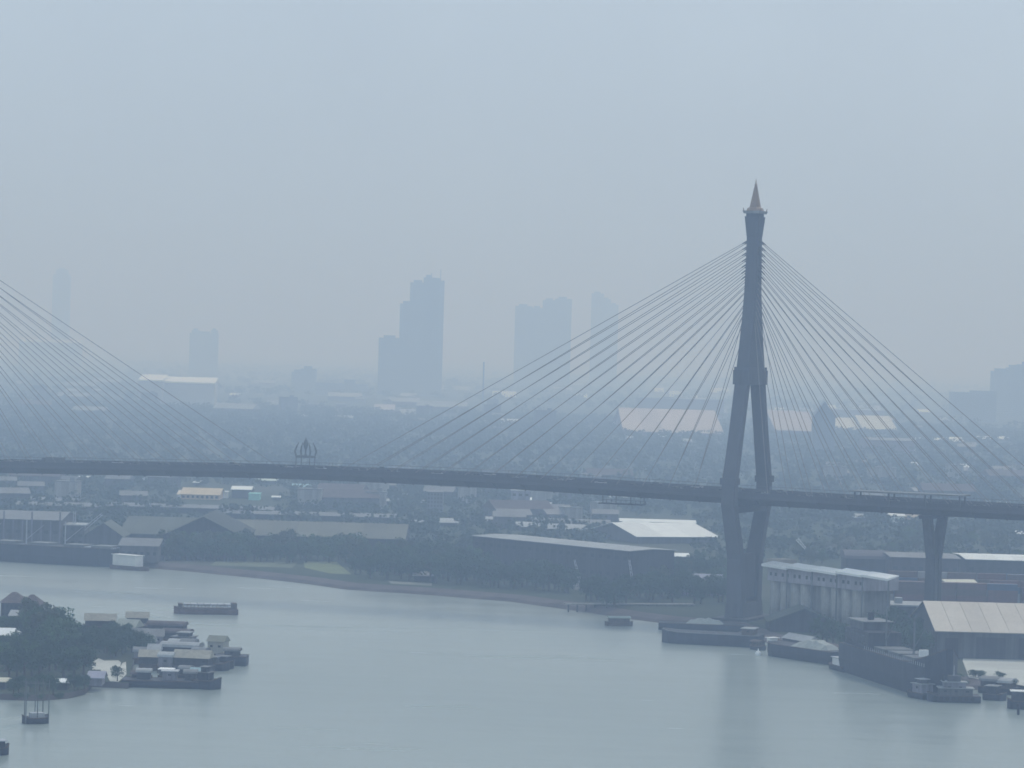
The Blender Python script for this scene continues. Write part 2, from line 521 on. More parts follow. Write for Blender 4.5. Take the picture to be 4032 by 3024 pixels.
# --- right bank, near
building('tan_roof_warehouse', 'long warehouse with a huge pale tan metal roof at the right edge', 'warehouse', 3688, 4330, 2590, 2492, 2378, 62, 'gable', grey_w, tan, yb2=2607, panels=9, over=1.0, doors=[(0.05, 0.13, .75), (0.24, 0.42, .8), (0.5, 0.62, .8), (0.7, 0.85, .8)])
building('low_shed', 'low pale flat roofed shed joined to the left end of the huge tan roof', 'shed', 3462, 3700, 2440, 2388, None, 22, 'flat', conc_d, lgrey_r, win=(1, 7))
building('gable_shed', 'dark gabled shed in front of the concrete silos', 'shed', 3030, 3300, 2490, 2450, 2398, 20, 'end', dark_w, green_r)
building('dark_warehouse', 'dark warehouse with thin pale roof edge behind the forked bridge pier', 'warehouse', 3508, 3775, 2290, 2198, 2183, 40, 'gable', mat('purple_dark_wall', (0.07, 0.06, 0.075), .9, .2, .1, stain=.3), grey_r, win=(1, 8))
building('barrel_shed', 'dark barrel roofed shed behind the white stepped canopy', 'shed', 3330, 3500, 2270, 2200, 2165, 24, 'arch', dark_w, mat('dark_barrel_roof', (0.085, 0.08, 0.095), .8, .2, .2))
building('white_strip_warehouse', 'warehouse with a bright white roof strip at the right edge beyond the containers', 'warehouse', 3805, 4330, 2290, 2210, 2192, 46, 'gable', dark_w, whitem, panels=8, win=(1, 14))
building('small_pale_house', 'tiny pale house standing left of the forked pier under the deck', 'house', 3505, 3560, 2060, 2032, 2022, 14, 'gable', white, whitem)
building('tan_low_building', 'low tan building touching the left arm of the forked pier', 'building', 3575, 3645, 2062, 2036, 2020, 20, 'hip', tanwall, mat('tan_tiles', (0.45, 0.36, 0.27), .8, .2, .2))
building('pale_low_hall', 'pale low hall seen under the deck between pylon and forked pier', 'hall', 3370, 3425, 2050, 2036, 2024, 16, 'gable', lilac_w, lgrey_r)
# flared canopy over the container yard
def canopy():
    A = P(3768, 2388, G); B = P(3872, 2388, G)
    L = (B - A).length
    z1 = zat(3820, 2320, A.y) - G; z2 = zat(3820, 2286, A.y + 12) - G
    r = empty('loading_canopy', A, math.atan2((B - A).y, (B - A).x))
    tag(r, 'cream loading canopy flaring upwards in the middle of the red container stacks', 'canopy')
    MB().loft([[(0, 0, z1), (L, 0, z1), (L, 0, z1 + .3), (0, 0, z1 + .3)], [(-1.6, 12, z2), (L + 1.6, 12, z2), (L + 1.6, 12, z2 + .3), (-1.6, 12, z2 + .3)]]).build('roof', cream, r)
    for x in (0.4, L/2, L - 0.4):
        MB().box(x - .2, x + .2, 0.3, 0.7, 0, z1).build('post', steel, r)
        MB().box(x - .2, x + .2, 11.3, 11.7, 0, z2 - .2).build('post', steel, r)
canopy()

# --- silo building beside the pylon
def silo_building():
    A = P(3018, 2452, G); B = P(3512, 2516, G)
    d = B - A; L = d.length; rz = math.atan2(d.y, d.x)
    r = empty('silo_building', A, rz)
    tag(r, 'grey concrete silo block with a stepped white canopy beside the bridge pylon', 'silo building')
    ht = zat(3018, 2232, A.y) - G
    top = zat(3018, 2206, A.y) - G
    LB = L * .74
    MB().box(1, LB - 1, 3.2, 16, 0, ht).build('wall', mat('silo_wall', (0.3, 0.3, 0.29), .9, .3, .3, stain=.4), r)
    ncyl = 9
    sw = LB / ncyl
    cyl = MB().cyl(0, 0, 0, ht - 5.2, sw * 0.44, sw * 0.44, 14).mesh('silo', mat('silo_concrete', (0.42, 0.42, 0.39), .9, .35, .25, stain=.5), True)
    for k in range(ncyl):
        if k in (4,): continue
        ob('silo', cyl, r, ((k + 0.5) * sw, 2.2, 0))
    gal = MB().box(0.5, LB + 4, -0.6, 15.5, ht - 5, ht).build('gallery', mat('gallery_wall', (0.38, 0.36, 0.4), .9, .2, .2, stain=.25), r)
    wm_ = window_mesh(1.3, 1.3)
    for k in range(8):
      for kk in (-1.4, 1.4):
        ob('window', wm_, gal, (4 + kk + k * (LB - 4) / 7, -0.6, ht - 2.4))
    n = 5
    for k in range(n):
        xa = L * k / n - 0.4; xb = L * (k + 1) / n
        lo = ht + 0.35 + 0.25 * (k % 2)
        MB().loft([[(xa, -3.0, lo), (xb, -3.0, lo - .5), (xb, -3.0, lo + .3), (xa, -3.0, lo + .9)], [(xa, 2.5, lo + 1.5), (xb, 2.5, lo + 1.0), (xb, 2.5, lo + 1.4), (xa, 2.5, lo + 1.9)]]).build('canopy_segment', white, r)
        MB().box(xb - .5, xb - .1, -2.4, -2.0, 0, lo - .5).build('canopy_post', steel, r)
    MB().box(-6, 2, 4, 12, ht, ht + 2.8).build('lift_house', tan, r)
silo_building()

# --- container yard (individual boxes, each with corrugation and door bars)
def container_proto(m):
    o = MB()
    o.box(0, 12.2, 0, 2.44, 0, 2.59)
    for k in range(11):
        o.box(0.35 + k * 1.07, 0.75 + k * 1.07, -0.05, 0.0, 0.15, 2.45)
    return o.mesh('shipping_container', m)
cont = [(container_proto(red_c), 'dark red'), (container_proto(rust_c), 'rust brown'), (container_proto(blue_c), 'dark blue'), (container_proto(white_c), 'off white')]
def yard(xpix, y, n, rows, high, where, z0=G):
    A = P(xpix, y, z0)
    for i in range(n):
        for j in range(rows):
            hh = max(1, high - (rng.integers(0, 2) if j == 0 else 0))
            for k in range(hh):
                c = cont[rng.choice([0, 0, 0, 1, 1, 1, 2, 3], p=None)]
                o = ob('shipping_container', c[0], None, (A.x + i * 12.7 + rng.uniform(-.1, .1), A.y + j * 2.75, z0 + k * 2.6))
                lv = ['bottom', 'second', 'third', 'fourth'][k]; cl = ['first', 'second', 'third', 'fourth', 'fifth', 'sixth', 'seventh', 'eighth', 'ninth'][i]
                tag(o, f'{c[1]} container, {lv} in the {cl} {"front" if j == 0 else "rear"} stack of the {where} yard row', 'container', 'containers stacked in the riverside yard')
yard(3400, 2385, 5, 2, 4, 'left')
yard(3900, 2385, 6, 2, 4, 'right')
yard(3500, 2345, 9, 2, 4, 'rearmost')

# --- far bank, mid distance
building('bright_roof_warehouse', 'warehouse under a broad bright white roof left of the pylon', 'warehouse', 2512, 2815, 2140, 2112, 2062, 60, 'gable', grey_w, whitem, panels=3, over=2.0, yb2=2141)
building('white_ridge_hall', 'long narrow white roofed hall directly behind the broad bright white roof', 'hall', 2445, 2735, 2085, 2056, 2046, 20, 'gable', dark_w, whitem, over=1)
building('white_annex', 'small bright white annex at the left end of the broad white roof', 'annex', 2405, 2500, 2098, 2078, 2052, 26, 'gable', dark_w, whitem, yb2=2120)
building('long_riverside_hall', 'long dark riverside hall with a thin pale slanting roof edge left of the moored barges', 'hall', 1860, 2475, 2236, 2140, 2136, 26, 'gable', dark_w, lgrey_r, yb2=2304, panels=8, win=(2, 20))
building('white_strip_hut', 'narrow hall with a crisp white roof line just left of the pylon legs', 'hall', 2568, 2708, 2230, 2190, 2178, 14, 'gable', dark_w, whitem)
building('lilac_workshop', 'lilac grey workshop with uneven roofs at the left foot of the pylon', 'workshop', 2735, 2840, 2345, 2285, 2262, 12, 'gable', lilac_w, mat('lilac_roof', (0.3, 0.3, 0.37), .8, .2, .3), win=(2, 4))
building('lilac_shed', 'small lilac shed joined to the workshop at the foot of the pylon', 'shed', 2690, 2745, 2345, 2300, 2280, 9, 'end', lilac_w, mat('lilac_roof', (0.3, 0.3, 0.37)))
building('tan_house', 'bright tan walled long house under the left half of the deck', 'house', 712, 862, 1968, 1948, 1922, 40, 'gable', tanwall, mat('ochre_roof', (0.62, 0.5, 0.33), .7, .15, .2), win=(1, 8))
building('tan_annex', 'paler low annex at the left end of the bright tan house', 'annex', 700, 790, 1962, 1950, 1932, 26, 'gable', white, mat('ochre_pale_roof', (0.7, 0.6, 0.45), .7, .15, .2))
building('white_cabin', 'small white cabin between the tan house and the turquoise house', 'cabin', 877, 896, 1962, 1938, 1934, 9, 'flat', white, white)
building('white_roof_house', 'dark walled house with white roof edge beside the turquoise house', 'house', 912, 986, 1962, 1928, 1915, 24, 'gable', dark_w, whitem)
building('turquoise_house', 'small turquoise house under the left half of the deck', 'house', 978, 1021, 1970, 1946, 1941, 14, 'flat', teal_w, teal_w)
building('pale_green_roof_shed', 'long thin pale roofed shed just below the deck right of the turquoise house', 'shed', 1012, 1088, 1905, 1896, 1886, 22, 'gable', grey_w, mat('pale_green_roof', (0.6, 0.68, 0.6), .6, .1))
building('cyan_roof_hall', 'faint cyan roofed hall under the deck', 'hall', 1150, 1215, 1930, 1918, 1906, 22, 'gable', grey_w, mat('cyan_roof', (0.35, 0.55, 0.6), .6, .2, .1))
building('white_speck_house', 'tiny white roofed house right of the turquoise house', 'house', 1072, 1104, 1972, 1966, 1960, 10, 'gable', grey_w, whitem)
building('pale_block', 'pale weathered roof hall in the middle distance under the deck', 'hall', 1485, 1566, 1988, 1974, 1964, 20, 'gable', lilac_w, lgrey_r)
building('grey_apartment_block', 'faint grey apartment block standing under the middle of the deck', 'apartment block', 1680, 1742, 2030, 1940, None, 22, 'flat', mat('faint_grey_wall', (0.16, 0.17, 0.18), .9, .2, .1, stain=.2), grey_r, win=(6, 5))
building('billboard_house', 'narrow grey tower house with a brilliant white lit terrace wall', 'house', 2010, 2085, 2030, 1934, None, 16, 'flat', lilac_w, lgrey_r, win=(3, 3))
o = building('white_terrace', 'brilliant white and orange terrace block in front of the narrow grey tower house', 'terrace', 2022, 2088, 2005, 1968, 1959, 10, 'gable', mat('orange_wall', (0.7, 0.45, 0.3), .7, .1), white)
building('white_lean_to', 'thin white lean-to roof right of the brilliant white terrace', 'shed', 2100, 2170, 2000, 1987, 1979, 12, 'gable', dark_w, whitem, yb2=2003)
for i, (a, b_, yy) in enumerate([(2405, 2475, 1958), (2482, 2520, 1962), (2525, 2590, 1964), (2598, 2642, 1969)]):
    building('row_shed', ['leftmost', 'second', 'third', 'rightmost'][i] + ' of four pale low sheds in a row under the deck', 'shed', a, b_, yy + 14, yy + 5, yy - 3, 14, 'gable', grey_w, lgrey_r, group='row of low sheds under the deck')
building('long_grey_hall', 'long low hall with a dark wall at far left under the deck', 'hall', 385, 1070, 2022, 2000, 1990, 40, 'gable', dark_w, grey_r, panels=10)
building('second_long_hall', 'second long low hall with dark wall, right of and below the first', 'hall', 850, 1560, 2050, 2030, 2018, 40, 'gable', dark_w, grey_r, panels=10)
building('thin_roof_hall', 'thin roofed long shed at the far left behind the cargo ship', 'shed', 0, 300, 1985, 1975, 1962, 40, 'gable', grey_w, grey_r, panels=5)
building('far_left_hall', 'grey hall with faint stripe roof at far left above the cargo ship', 'hall', 60, 400, 2010, 1992, 1978, 30, 'gable', grey_w, grey_r)
building('green_roof_hall', 'broad hall with a dull green grey roof behind the riverside trees at left', 'hall', 470, 800, 2150, 2105, 2036, 90, 'gable', dark_w, green_r, panels=7)
building('olive_roof_hall', 'broad hall with an olive grey roof right of the dull green roof', 'hall', 900, 1590, 2165, 2115, 2056, 90, 'gable', dark_w, mat('olive_roof', (0.14, 0.145, 0.115), .8, .25, .04, stain=.2), panels=8)
building('pale_end_roof_house', 'pale roofed shed at the right end of the second long hall', 'shed', 1560, 1660, 2075, 2062, 2048, 26, 'gable', grey_w, lgrey_r)
building('white_line_shed', 'low shed with a broken white roof line among the riverside trees', 'shed', 1562, 1692, 2215, 2186, 2174, 10, 'gable', dark_w, lgrey_r)
building('white_line_hut', 'smaller hut with thin white roof line nearest the river path', 'hut', 1630, 1718, 2290, 2266, 2252, 8, 'gable', dark_w, lgrey_r)
for i, (a, b_, y0, y1) in enumerate([(1735, 1800, 2052, 2042), (1915, 1990, 2048, 2036), (2035, 2100, 2068, 2056), (2110, 2195, 2075, 2062), (2230, 2310, 2080, 2066), (1960, 2200, 2045, 2038), (2200, 2400, 2058, 2046)]):
    building('low_house', ['first', 'second', 'third', 'fourth', 'fifth', 'sixth', 'seventh'][i] + ' low pale roof from the left, just left of the broad white roof', 'house', a, b_, y0 + 22, y0 + 6, y1, 18, 'gable', grey_w, grey_r if i > 4 else lgrey_r, group='low pale roofs left of the broad white roof')
# --- far left yard behind the ship
ff = building('frame_factory', 'pale factory with upright columns behind the cargo ship', 'factory', -60, 235, 2150, 2046, 2012, 60, 'gable', grey_w, grey_r, win=(1, 8))
for k in range(8):
    xx = ff['L'] * (k + .5) / 8 + 2.2
    MB().box(xx - .35, xx + .35, -.9, -.05, 0, ff['h'] + (4 if k % 3 == 1 else -.4)).build('column', lilac_w, ff)
building('frame_shed', 'narrow open shed with pale frame right of the pale factory', 'shed', 240, 330, 2150, 2070, 2040, 20, 'flat', grey_w, lgrey_r, win=(3, 3))
building('bow_workshop', 'grey workshop with patched roofs right of the cargo ship bow', 'workshop', 470, 620, 2215, 2150, 2120, 30, 'gable', grey_w, grey_r, win=(1, 6))
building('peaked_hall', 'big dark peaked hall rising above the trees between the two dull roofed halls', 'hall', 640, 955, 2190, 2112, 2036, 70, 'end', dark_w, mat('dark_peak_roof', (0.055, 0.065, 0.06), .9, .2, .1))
building('peaked_shed', 'dark peaked shed rising behind the trees right of the cargo ship', 'shed', 330, 480, 2165, 2110, 2060, 30, 'end', grey_w, green_r)

# --- distant halls right and left, 4 to 8 km away
building('pink_roof_factory', 'huge pinkish tan roofed factory in the haze left of the pylon', 'factory', 2462, 2842, 1720, 1702, 1612, 420, 'gable', mat('mauve_wall', (0.2, 0.17, 0.2), .9, .2, .01), pinkroof, panels=5, over=3)
building('mauve_hall', 'long mauve dark hall behind the huge pinkish tan roof', 'hall', 2510, 2850, 1640, 1572, None, 100, 'flat', mat('mauve_wall', (0.2, 0.17, 0.2)), grey_r)
building('tan_roof_hall', 'hazy tan roofed hall immediately right of the pylon', 'hall', 3060, 3215, 1720, 1695, 1620, 300, 'gable', grey_w, pinkroof, over=3)
building('pale_roof_hall', 'hazy pale roofed hall right of the pointed dark tower roof', 'hall', 3290, 3400, 1705, 1690, 1645, 200, 'gable', grey_w, cream, over=3)
building('pale_roof_hall', 'hazy pale roofed hall with white streaks, second right of the pointed dark roof', 'hall', 3405, 3525, 1710, 1690, 1638, 220, 'gable', grey_w, cream, over=3)
building('mauve_block', 'mauve grey block under the right stay cables', 'block', 3270, 3480, 1660, 1615, None, 80, 'flat', mat('mauve_wall', (0.2, 0.17, 0.2)), lgrey_r)
building('lower_mauve_block', 'lower mauve block below the two hazy pale roofed halls', 'block', 3420, 3600, 1790, 1735, 1725, 100, 'gable', mat('mauve_wall', (0.2, 0.17, 0.2)), grey_r)
building('pointed_roof_hall', 'pointed dark blue grey tower roof rising in the haze right of the pylon', 'tower', 3200, 3285, 1800, 1640, 1582, 22, 'end', tower_m, tower_m)
far_white = [(75, 315, 1345, 1337, 60, 9500, 'first long white roof at the far left, crossed by the stay cables'),
             (545, 640, 1500, 1480, 70, 5000, 'thick left end of the brilliant white roof on the plain at left'),
             (642, 845, 1507, 1488, 50, 5030, 'long right part of the brilliant white roof on the plain at left')]
for i, (a, b_, y0, y1, dp, dd, lb) in enumerate(far_white):
    if dd:
        A = PD(a, y0, dd); B = PD(b_, y0, dd); L = (B - A).length
        r = empty('tall_hall', (A.x, A.y, G)); hh = A.z - G
        tag(r, lb, 'hall')
        tp_ = PD(a, y1, dd).z - G - hh
        MB().box(0, L, 0, dp, 0, hh).build('wall', mat('hazy_pale_wall', (0.5, 0.5, 0.5), .9, .1, .02), r)  # haze is put into this pale wall tone so it blends in
        MB().loft([[(-1, -1, hh), (L + 1, -1, hh), (L + 1, -1, hh + 2.0), (-1, -1, hh + 2.0)], [(-1, dp, hh + tp_), (L + 1, dp, hh + tp_), (L + 1, dp, hh + tp_ + 2), (-1, dp, hh + tp_ + 2)]]).build('roof', white, r)
    else:
        building('white_roof_hall', lb, 'hall', a, b_, y0 + 14, y0, y1, 90, 'gable', grey_w, whitem, over=2)
def zone(x, y):
    """which landmark of the picture a point stands by"""
    h_ = 'at the far left' if x < 600 else 'below the tallest tower' if x < 1500 and y < 1800 else 'below the crown ornament' if x < 1500 else 'left of the stay cables' if x < 1900 else 'under the left stay cables' if x < 2450 else 'just left of the pylon' if x < 2850 else 'just right of the pylon' if x < 3250 else 'left of the forked pier' if x < 3640 else 'right of the forked pier'
    v_ = 'on the farthest plain' if y < 1570 else 'far beyond the woodland' if y < 1700 else 'beyond the deck' if y < 1850 else 'seen under the deck' if y < 2000 else 'among the bank trees'
    return h_ + ' ' + v_
specks = [(905, 940, 1556, 1548, 'white'), (1050, 1110, 1602, 1575, 'pale'), (1175, 1220, 1640, 1633, 'white'), (1305, 1385, 1645, 1636, 'pale'),
          (1475, 1550, 1612, 1592, 'pink'), (1575, 1685, 1632, 1612, 'pale'), (1580, 1640, 1560, 1548, 'pale'), (1710, 1850, 1534, 1520, 'pale'), (1940, 2030, 1562, 1540, 'white'),
          (1975, 2035, 1668, 1650, 'white'), (1880, 1930, 1665, 1656, 'pale'), (2265, 2310, 1565, 1550, 'white'), (2180, 2250, 1540, 1525, 'pink'), (2580, 2612, 1542, 1528, 'white'),
          (2640, 2685, 1568, 1540, 'white'), (2715, 2750, 1570, 1558, 'white'), (2800, 2870, 1545, 1528, 'white'), (3055, 3100, 1628, 1606, 'white'), (3100, 3215, 1618, 1604, 'pale'), (3255, 3290, 1606, 1595, 'white'),
          (3310, 3370, 1605, 1594, 'pale'), (3385, 3465, 1612, 1597, 'pale'), (3620, 3660, 1622, 1612, 'white'), (3700, 3770, 1655, 1645, 'pale'), (3600, 3660, 1740, 1724, 'white'), (3665, 3710, 1738, 1724, 'white'),
          (3718, 3790, 1738, 1722, 'white'), (3855, 3905, 1728, 1718, 'white'), (3935, 3975, 1729, 1719, 'white'), (4020, 4070, 1728, 1715, 'white'), (3480, 3545, 1780, 1768, 'pale'), (3550, 3610, 1780, 1762, 'white'),
          (3590, 3612, 1832, 1820, 'white'), (3775, 3815, 1842, 1828, 'white'), (3958, 3995, 1862, 1842, 'white'), (4005, 4060, 1862, 1846, 'white'), (2470, 2495, 1730, 1718, 'pale'), (2690, 2720, 1738, 1728, 'pale'),
          (260, 310, 1540, 1530, 'pale'), (365, 420, 1538, 1532, 'pale'), (35, 85, 1510, 1500, 'pale'), (700, 740, 1540, 1528, 'pink'), (470, 520, 1366, 1360, 'pale'), (3925, 3975, 1990, 1980, 'pale'), (4005, 4040, 2110, 2100, 'white'), (300, 335, 1888, 1880, 'white'),
          (560, 620, 1900, 1880, 'pale'), (765, 775, 1905, 1893, 'white'), (1555, 1590, 1960, 1950, 'pale'), (1655, 1690, 1985, 1975, 'pale'), (3370, 3400, 2045, 2035, 'pale'), (2600, 2640, 1720, 1712, 'white')]
cmat = {'white': whitem, 'pale': lgrey_r, 'pink': mat('dull_pink_roof', (0.5, 0.45, 0.46), .7, .2, .1)}
for a, b_, y0, y1, c in specks:
    building('distant_house', {'white': 'small bright white roof ', 'pale': 'small dull grey roof ', 'pink': 'small dull pink roof '}[c] + zone(a, y0) + (', broad' if b_ - a > 70 else ', narrow' if b_ - a < 40 else ''), 'building', a, b_, y0 + 8, y0, y1, 40, 'gable', grey_w, cmat[c], over=1.5, group='roofs scattered over the hazy plain')

# scattered low houses of the hazy town (copies of four kinds)
def town_proto(w_, d_, h_, wm, rm, gable):
    r = empty('town_house')
    MB().box(0, w_, 0, d_, 0, h_).build('wall', wm, r)
    if gable:
        MB().loft([[(-.6, -.6, h_), (-.6, d_ / 2, h_ + d_ * .22), (-.6, d_ + .6, h_)], [(w_ + .6, -.6, h_), (w_ + .6, d_ / 2, h_ + d_ * .22), (w_ + .6, d_ + .6, h_)]]).build('roof', rm, r)
    else:
        MB().box(-.3, w_ + .3, -.3, d_ + .3, h_, h_ + .6).box(w_ * .6, w_ * .8, d_ * .4, d_ * .7, h_ + .6, h_ + 2.8).build('roof', rm, r)
    return r
protos = [(town_proto(16, 12, 6, grey_w, grey_r, True), 'grey gabled house'), (town_proto(34, 20, 7, grey_w, brown_r, True), 'brown roofed long house'),
          (town_proto(14, 12, 12, conc_l, grey_r, False), 'flat roofed concrete house'), (town_proto(48, 26, 8, grey_w, lgrey_r, True), 'pale roofed shed'), (town_proto(22, 14, 20, grey_w, conc_d, False), 'grey flat roofed block of flats')]
for p, lb in protos:
    tag(p, f'small {lb} in the hazy low town beyond the river', 'house', 'low houses of the hazy town')
used = set()
def town(n, x0, x1, y0, y1, pr=(.4, .2, .2, .2, 0)):
    for _ in range(n):
        k = int(rng.choice(5, p=pr))
        sx, sy = rng.uniform(x0, x1), rng.uniform(y0, y1)
        loc = P(sx, sy, G)
        s = rng.uniform(.8, 1.25)
        lb = ('large ' if s > 1.1 else 'small ' if s < .93 else '') + protos[k][1] + ' ' + zone(sx, sy)
        if k not in used:
            used.add(k); r = protos[k][0]; r.location = loc; r.rotation_euler = (0, 0, rng.uniform(-.4, .4)); r['label'] = lb
        else:
            copy_tree(protos[k][0], loc, rng.uniform(-.4, .4), scale=(s, s, s), label=lb)
town(10, -50, 640, 1895, 1990, (.5, .1, .4, 0, 0))
town(16, 1150, 2400, 1900, 2010, (.5, .1, .4, 0, 0))
town(20, 3050, 4100, 1760, 2080, (.5, .15, .35, 0, 0))
town(70, -50, 4100, 1500, 1640, (.3, .1, .2, .25, .15))
town(10, 1900, 2400, 2040, 2090, (.6, .1, .3, 0, 0))
town(25, 1600, 4100, 1640, 1700, (.3, .1, .2, .3, .1))

# ------------------------------------------------------------------ distant towers
def tower(label, blocks, y, depth=30, name='tower_block', bands=True, spikes=()):
    """blocks: (x0, x1, ytop) in photo points, all standing at the distance y"""
    r = empty(name, (PD(blocks[0][0], 1500, y).x, y, G))
    tag(r, label, 'tower')
    ox = r.location.x
    for i, (a, b_, yt) in enumerate(blocks):
        xa = PD(a, 1400, y).x - ox; xb = PD(b_, 1400, y).x - ox
        hh = zat((a + b_) / 2, yt, y) - G
        off = (i % 2) * 3
        MB().box(xa, xb, off, off + depth - 2 * off, 0, hh).build('wall', tower_m, r)
        if bands:
            m = MB(); z = 8
            while z < hh - 3:
                m.box(xa - .25, xb + .25, off - .35, off, z, z + 1.1)
                z += 3.4
            m.build('balcony_bands', tower_b, r)
            MB().box(xa + (xb - xa) * .2, xb - (xb - xa) * .3, 6, depth - 6, hh, hh + 5).build('roof_house', tower_m, r)
    for sx, sy in spikes:
        p = PD(sx, sy, y)
        MB().box(p.x - ox - .8, p.x - ox + .8, 4, 5.6, 0, p.z - G).build('antenna', steel, r)
tower('tallest stepped apartment tower in the haze left of the middle', [(1490, 1580, 1330), (1570, 1625, 1195), (1608, 1672, 1112), (1660, 1702, 1092), (1690, 1741, 1104)], 6800, 38, spikes=[(1736, 1060), (1700, 1075)])
tower('twin slab towers side by side under the left stay cables, left slab lower', [(2024, 2092, 1205), (2088, 2135, 1212)], 8600, 40)
tower('taller right slab of the pair under the left stay cables', [(2132, 2188, 1182), (2180, 2246, 1176)], 8500, 40)
tower('narrow slanted top tower just right of the slab pair', [(2324, 2372, 1155), (2365, 2400, 1178), (2395, 2430, 1200)], 9800, 36)
tower('very faint tall round shouldered tower far away at left', [(200, 215, 1085), (212, 256, 1060), (250, 266, 1085)], 11500, 40)
tower('short wide faint block with two stair towers left of centre', [(745, 855, 1312), (752, 782, 1300), (828, 852, 1300)], 9300, 34)
tower('low dark block with stepped roof left of the tallest tower', [(1150, 1195, 1465), (1185, 1245, 1452)], 6800, 40)
tower('long flat topped hall beside the low dark block', [(1245, 1345, 1508), (1340, 1448, 1512), (1358, 1400, 1495)], 6500, 40, bands=False)
tower('large hazy stepped block cut by the right edge', [(3920, 3985, 1462), (3980, 4030, 1448), (4022, 4120, 1436)], 6200, 60)
tower('low hazy block left of the large stepped block at the right edge', [(3760, 3850, 1545), (3840, 3930, 1540)], 5600, 60, bands=False)
tower('thin pole mast with a bulb on the plain right of the tallest tower', [(1903, 1909, 1425)], 5600, 5, name='mast', bands=False)

# ------------------------------------------------------------------ cable-stayed bridge
TH = R(22)
AX = Vector((-math.cos(TH), math.sin(TH), 0))      # along the deck, towards the left
WX = Vector((math.sin(TH), math.cos(TH), 0))       # across the deck, away from us
T0 = Vector((91.6, 1300.0, 0))
tk = [-420, -200, -94, 0, 100, 190, 290, 357, 500, 760]
zk = [44.5, 48.3, 49.3, 50.4, 52.5, 52.5, 50.3, 48.6, 44.5, 34.0]
_ts = np.arange(-520, 900, 4.0)
_zs = np.interp(_ts, tk, zk)
_ks = np.hanning(27); _ks /= _ks.sum()
_zs = np.convolve(np.pad(_zs, 13, 'edge'), _ks, 'valid')
def dz(t): return float(np.interp(t, _ts, _zs))
def B(t, w_, z): return T0 + AX * t + WX * w_ + Vector((0, 0, z))
bridge = empty('cable_stayed_bridge')
tag(bridge, 'grey cable stayed road bridge with a diamond pylon tipped by a gold spire', 'bridge')
HW = 17.0
def sweep(prof, t0, t1, step=12):
    rings = []
    t = t0
    while t <= t1 + .01:
        rings.append([B(t, w_, dz(t) + z) for w_, z in prof]); t += step
    return MB().loft(rings)
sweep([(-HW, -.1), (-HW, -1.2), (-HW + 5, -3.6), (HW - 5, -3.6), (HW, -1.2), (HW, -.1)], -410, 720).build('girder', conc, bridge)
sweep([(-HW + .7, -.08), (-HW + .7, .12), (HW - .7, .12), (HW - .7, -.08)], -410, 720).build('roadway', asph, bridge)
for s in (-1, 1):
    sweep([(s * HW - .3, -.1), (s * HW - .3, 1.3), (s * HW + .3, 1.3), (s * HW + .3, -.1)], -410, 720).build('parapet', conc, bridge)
sweep([(-.3, .12), (-.3, 1.1), (.3, 1.1), (.3, .12)], -410, 720).build('median_barrier', conc, bridge)
for s in (-1, 1):
    rail = MB()
    t = -410
    while t < 720:
        a = B(t, s * HW, dz(t) + 1.3); b_ = B(t, s * HW, dz(t) + 2.4)
        rail.tube(a, b_, .07, .07, 4); t += 6
        c_ = B(t, s * HW, dz(t) + 2.4)
        rail.tube(b_, c_, .08, .08, 4)
    rail.build('handrail', steel, bridge)
fas = MB()
for k in range(95):
    t = -405 + k * 12
    for s in (-1, 1):
        fas.tube(B(t, s * (HW + .05), dz(t) - 1.2), B(t, s * (HW - 5), dz(t) - 3.7), .35, .35, 4)
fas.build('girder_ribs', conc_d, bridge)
AL = 5.2      # pylon size along the deck
def rect(t, w0, w1, z, al):
    return [B(t - al/2, w0, z), B(t + al/2, w0, z), B(t + al/2, w1, z), B(t - al/2, w1, z)]
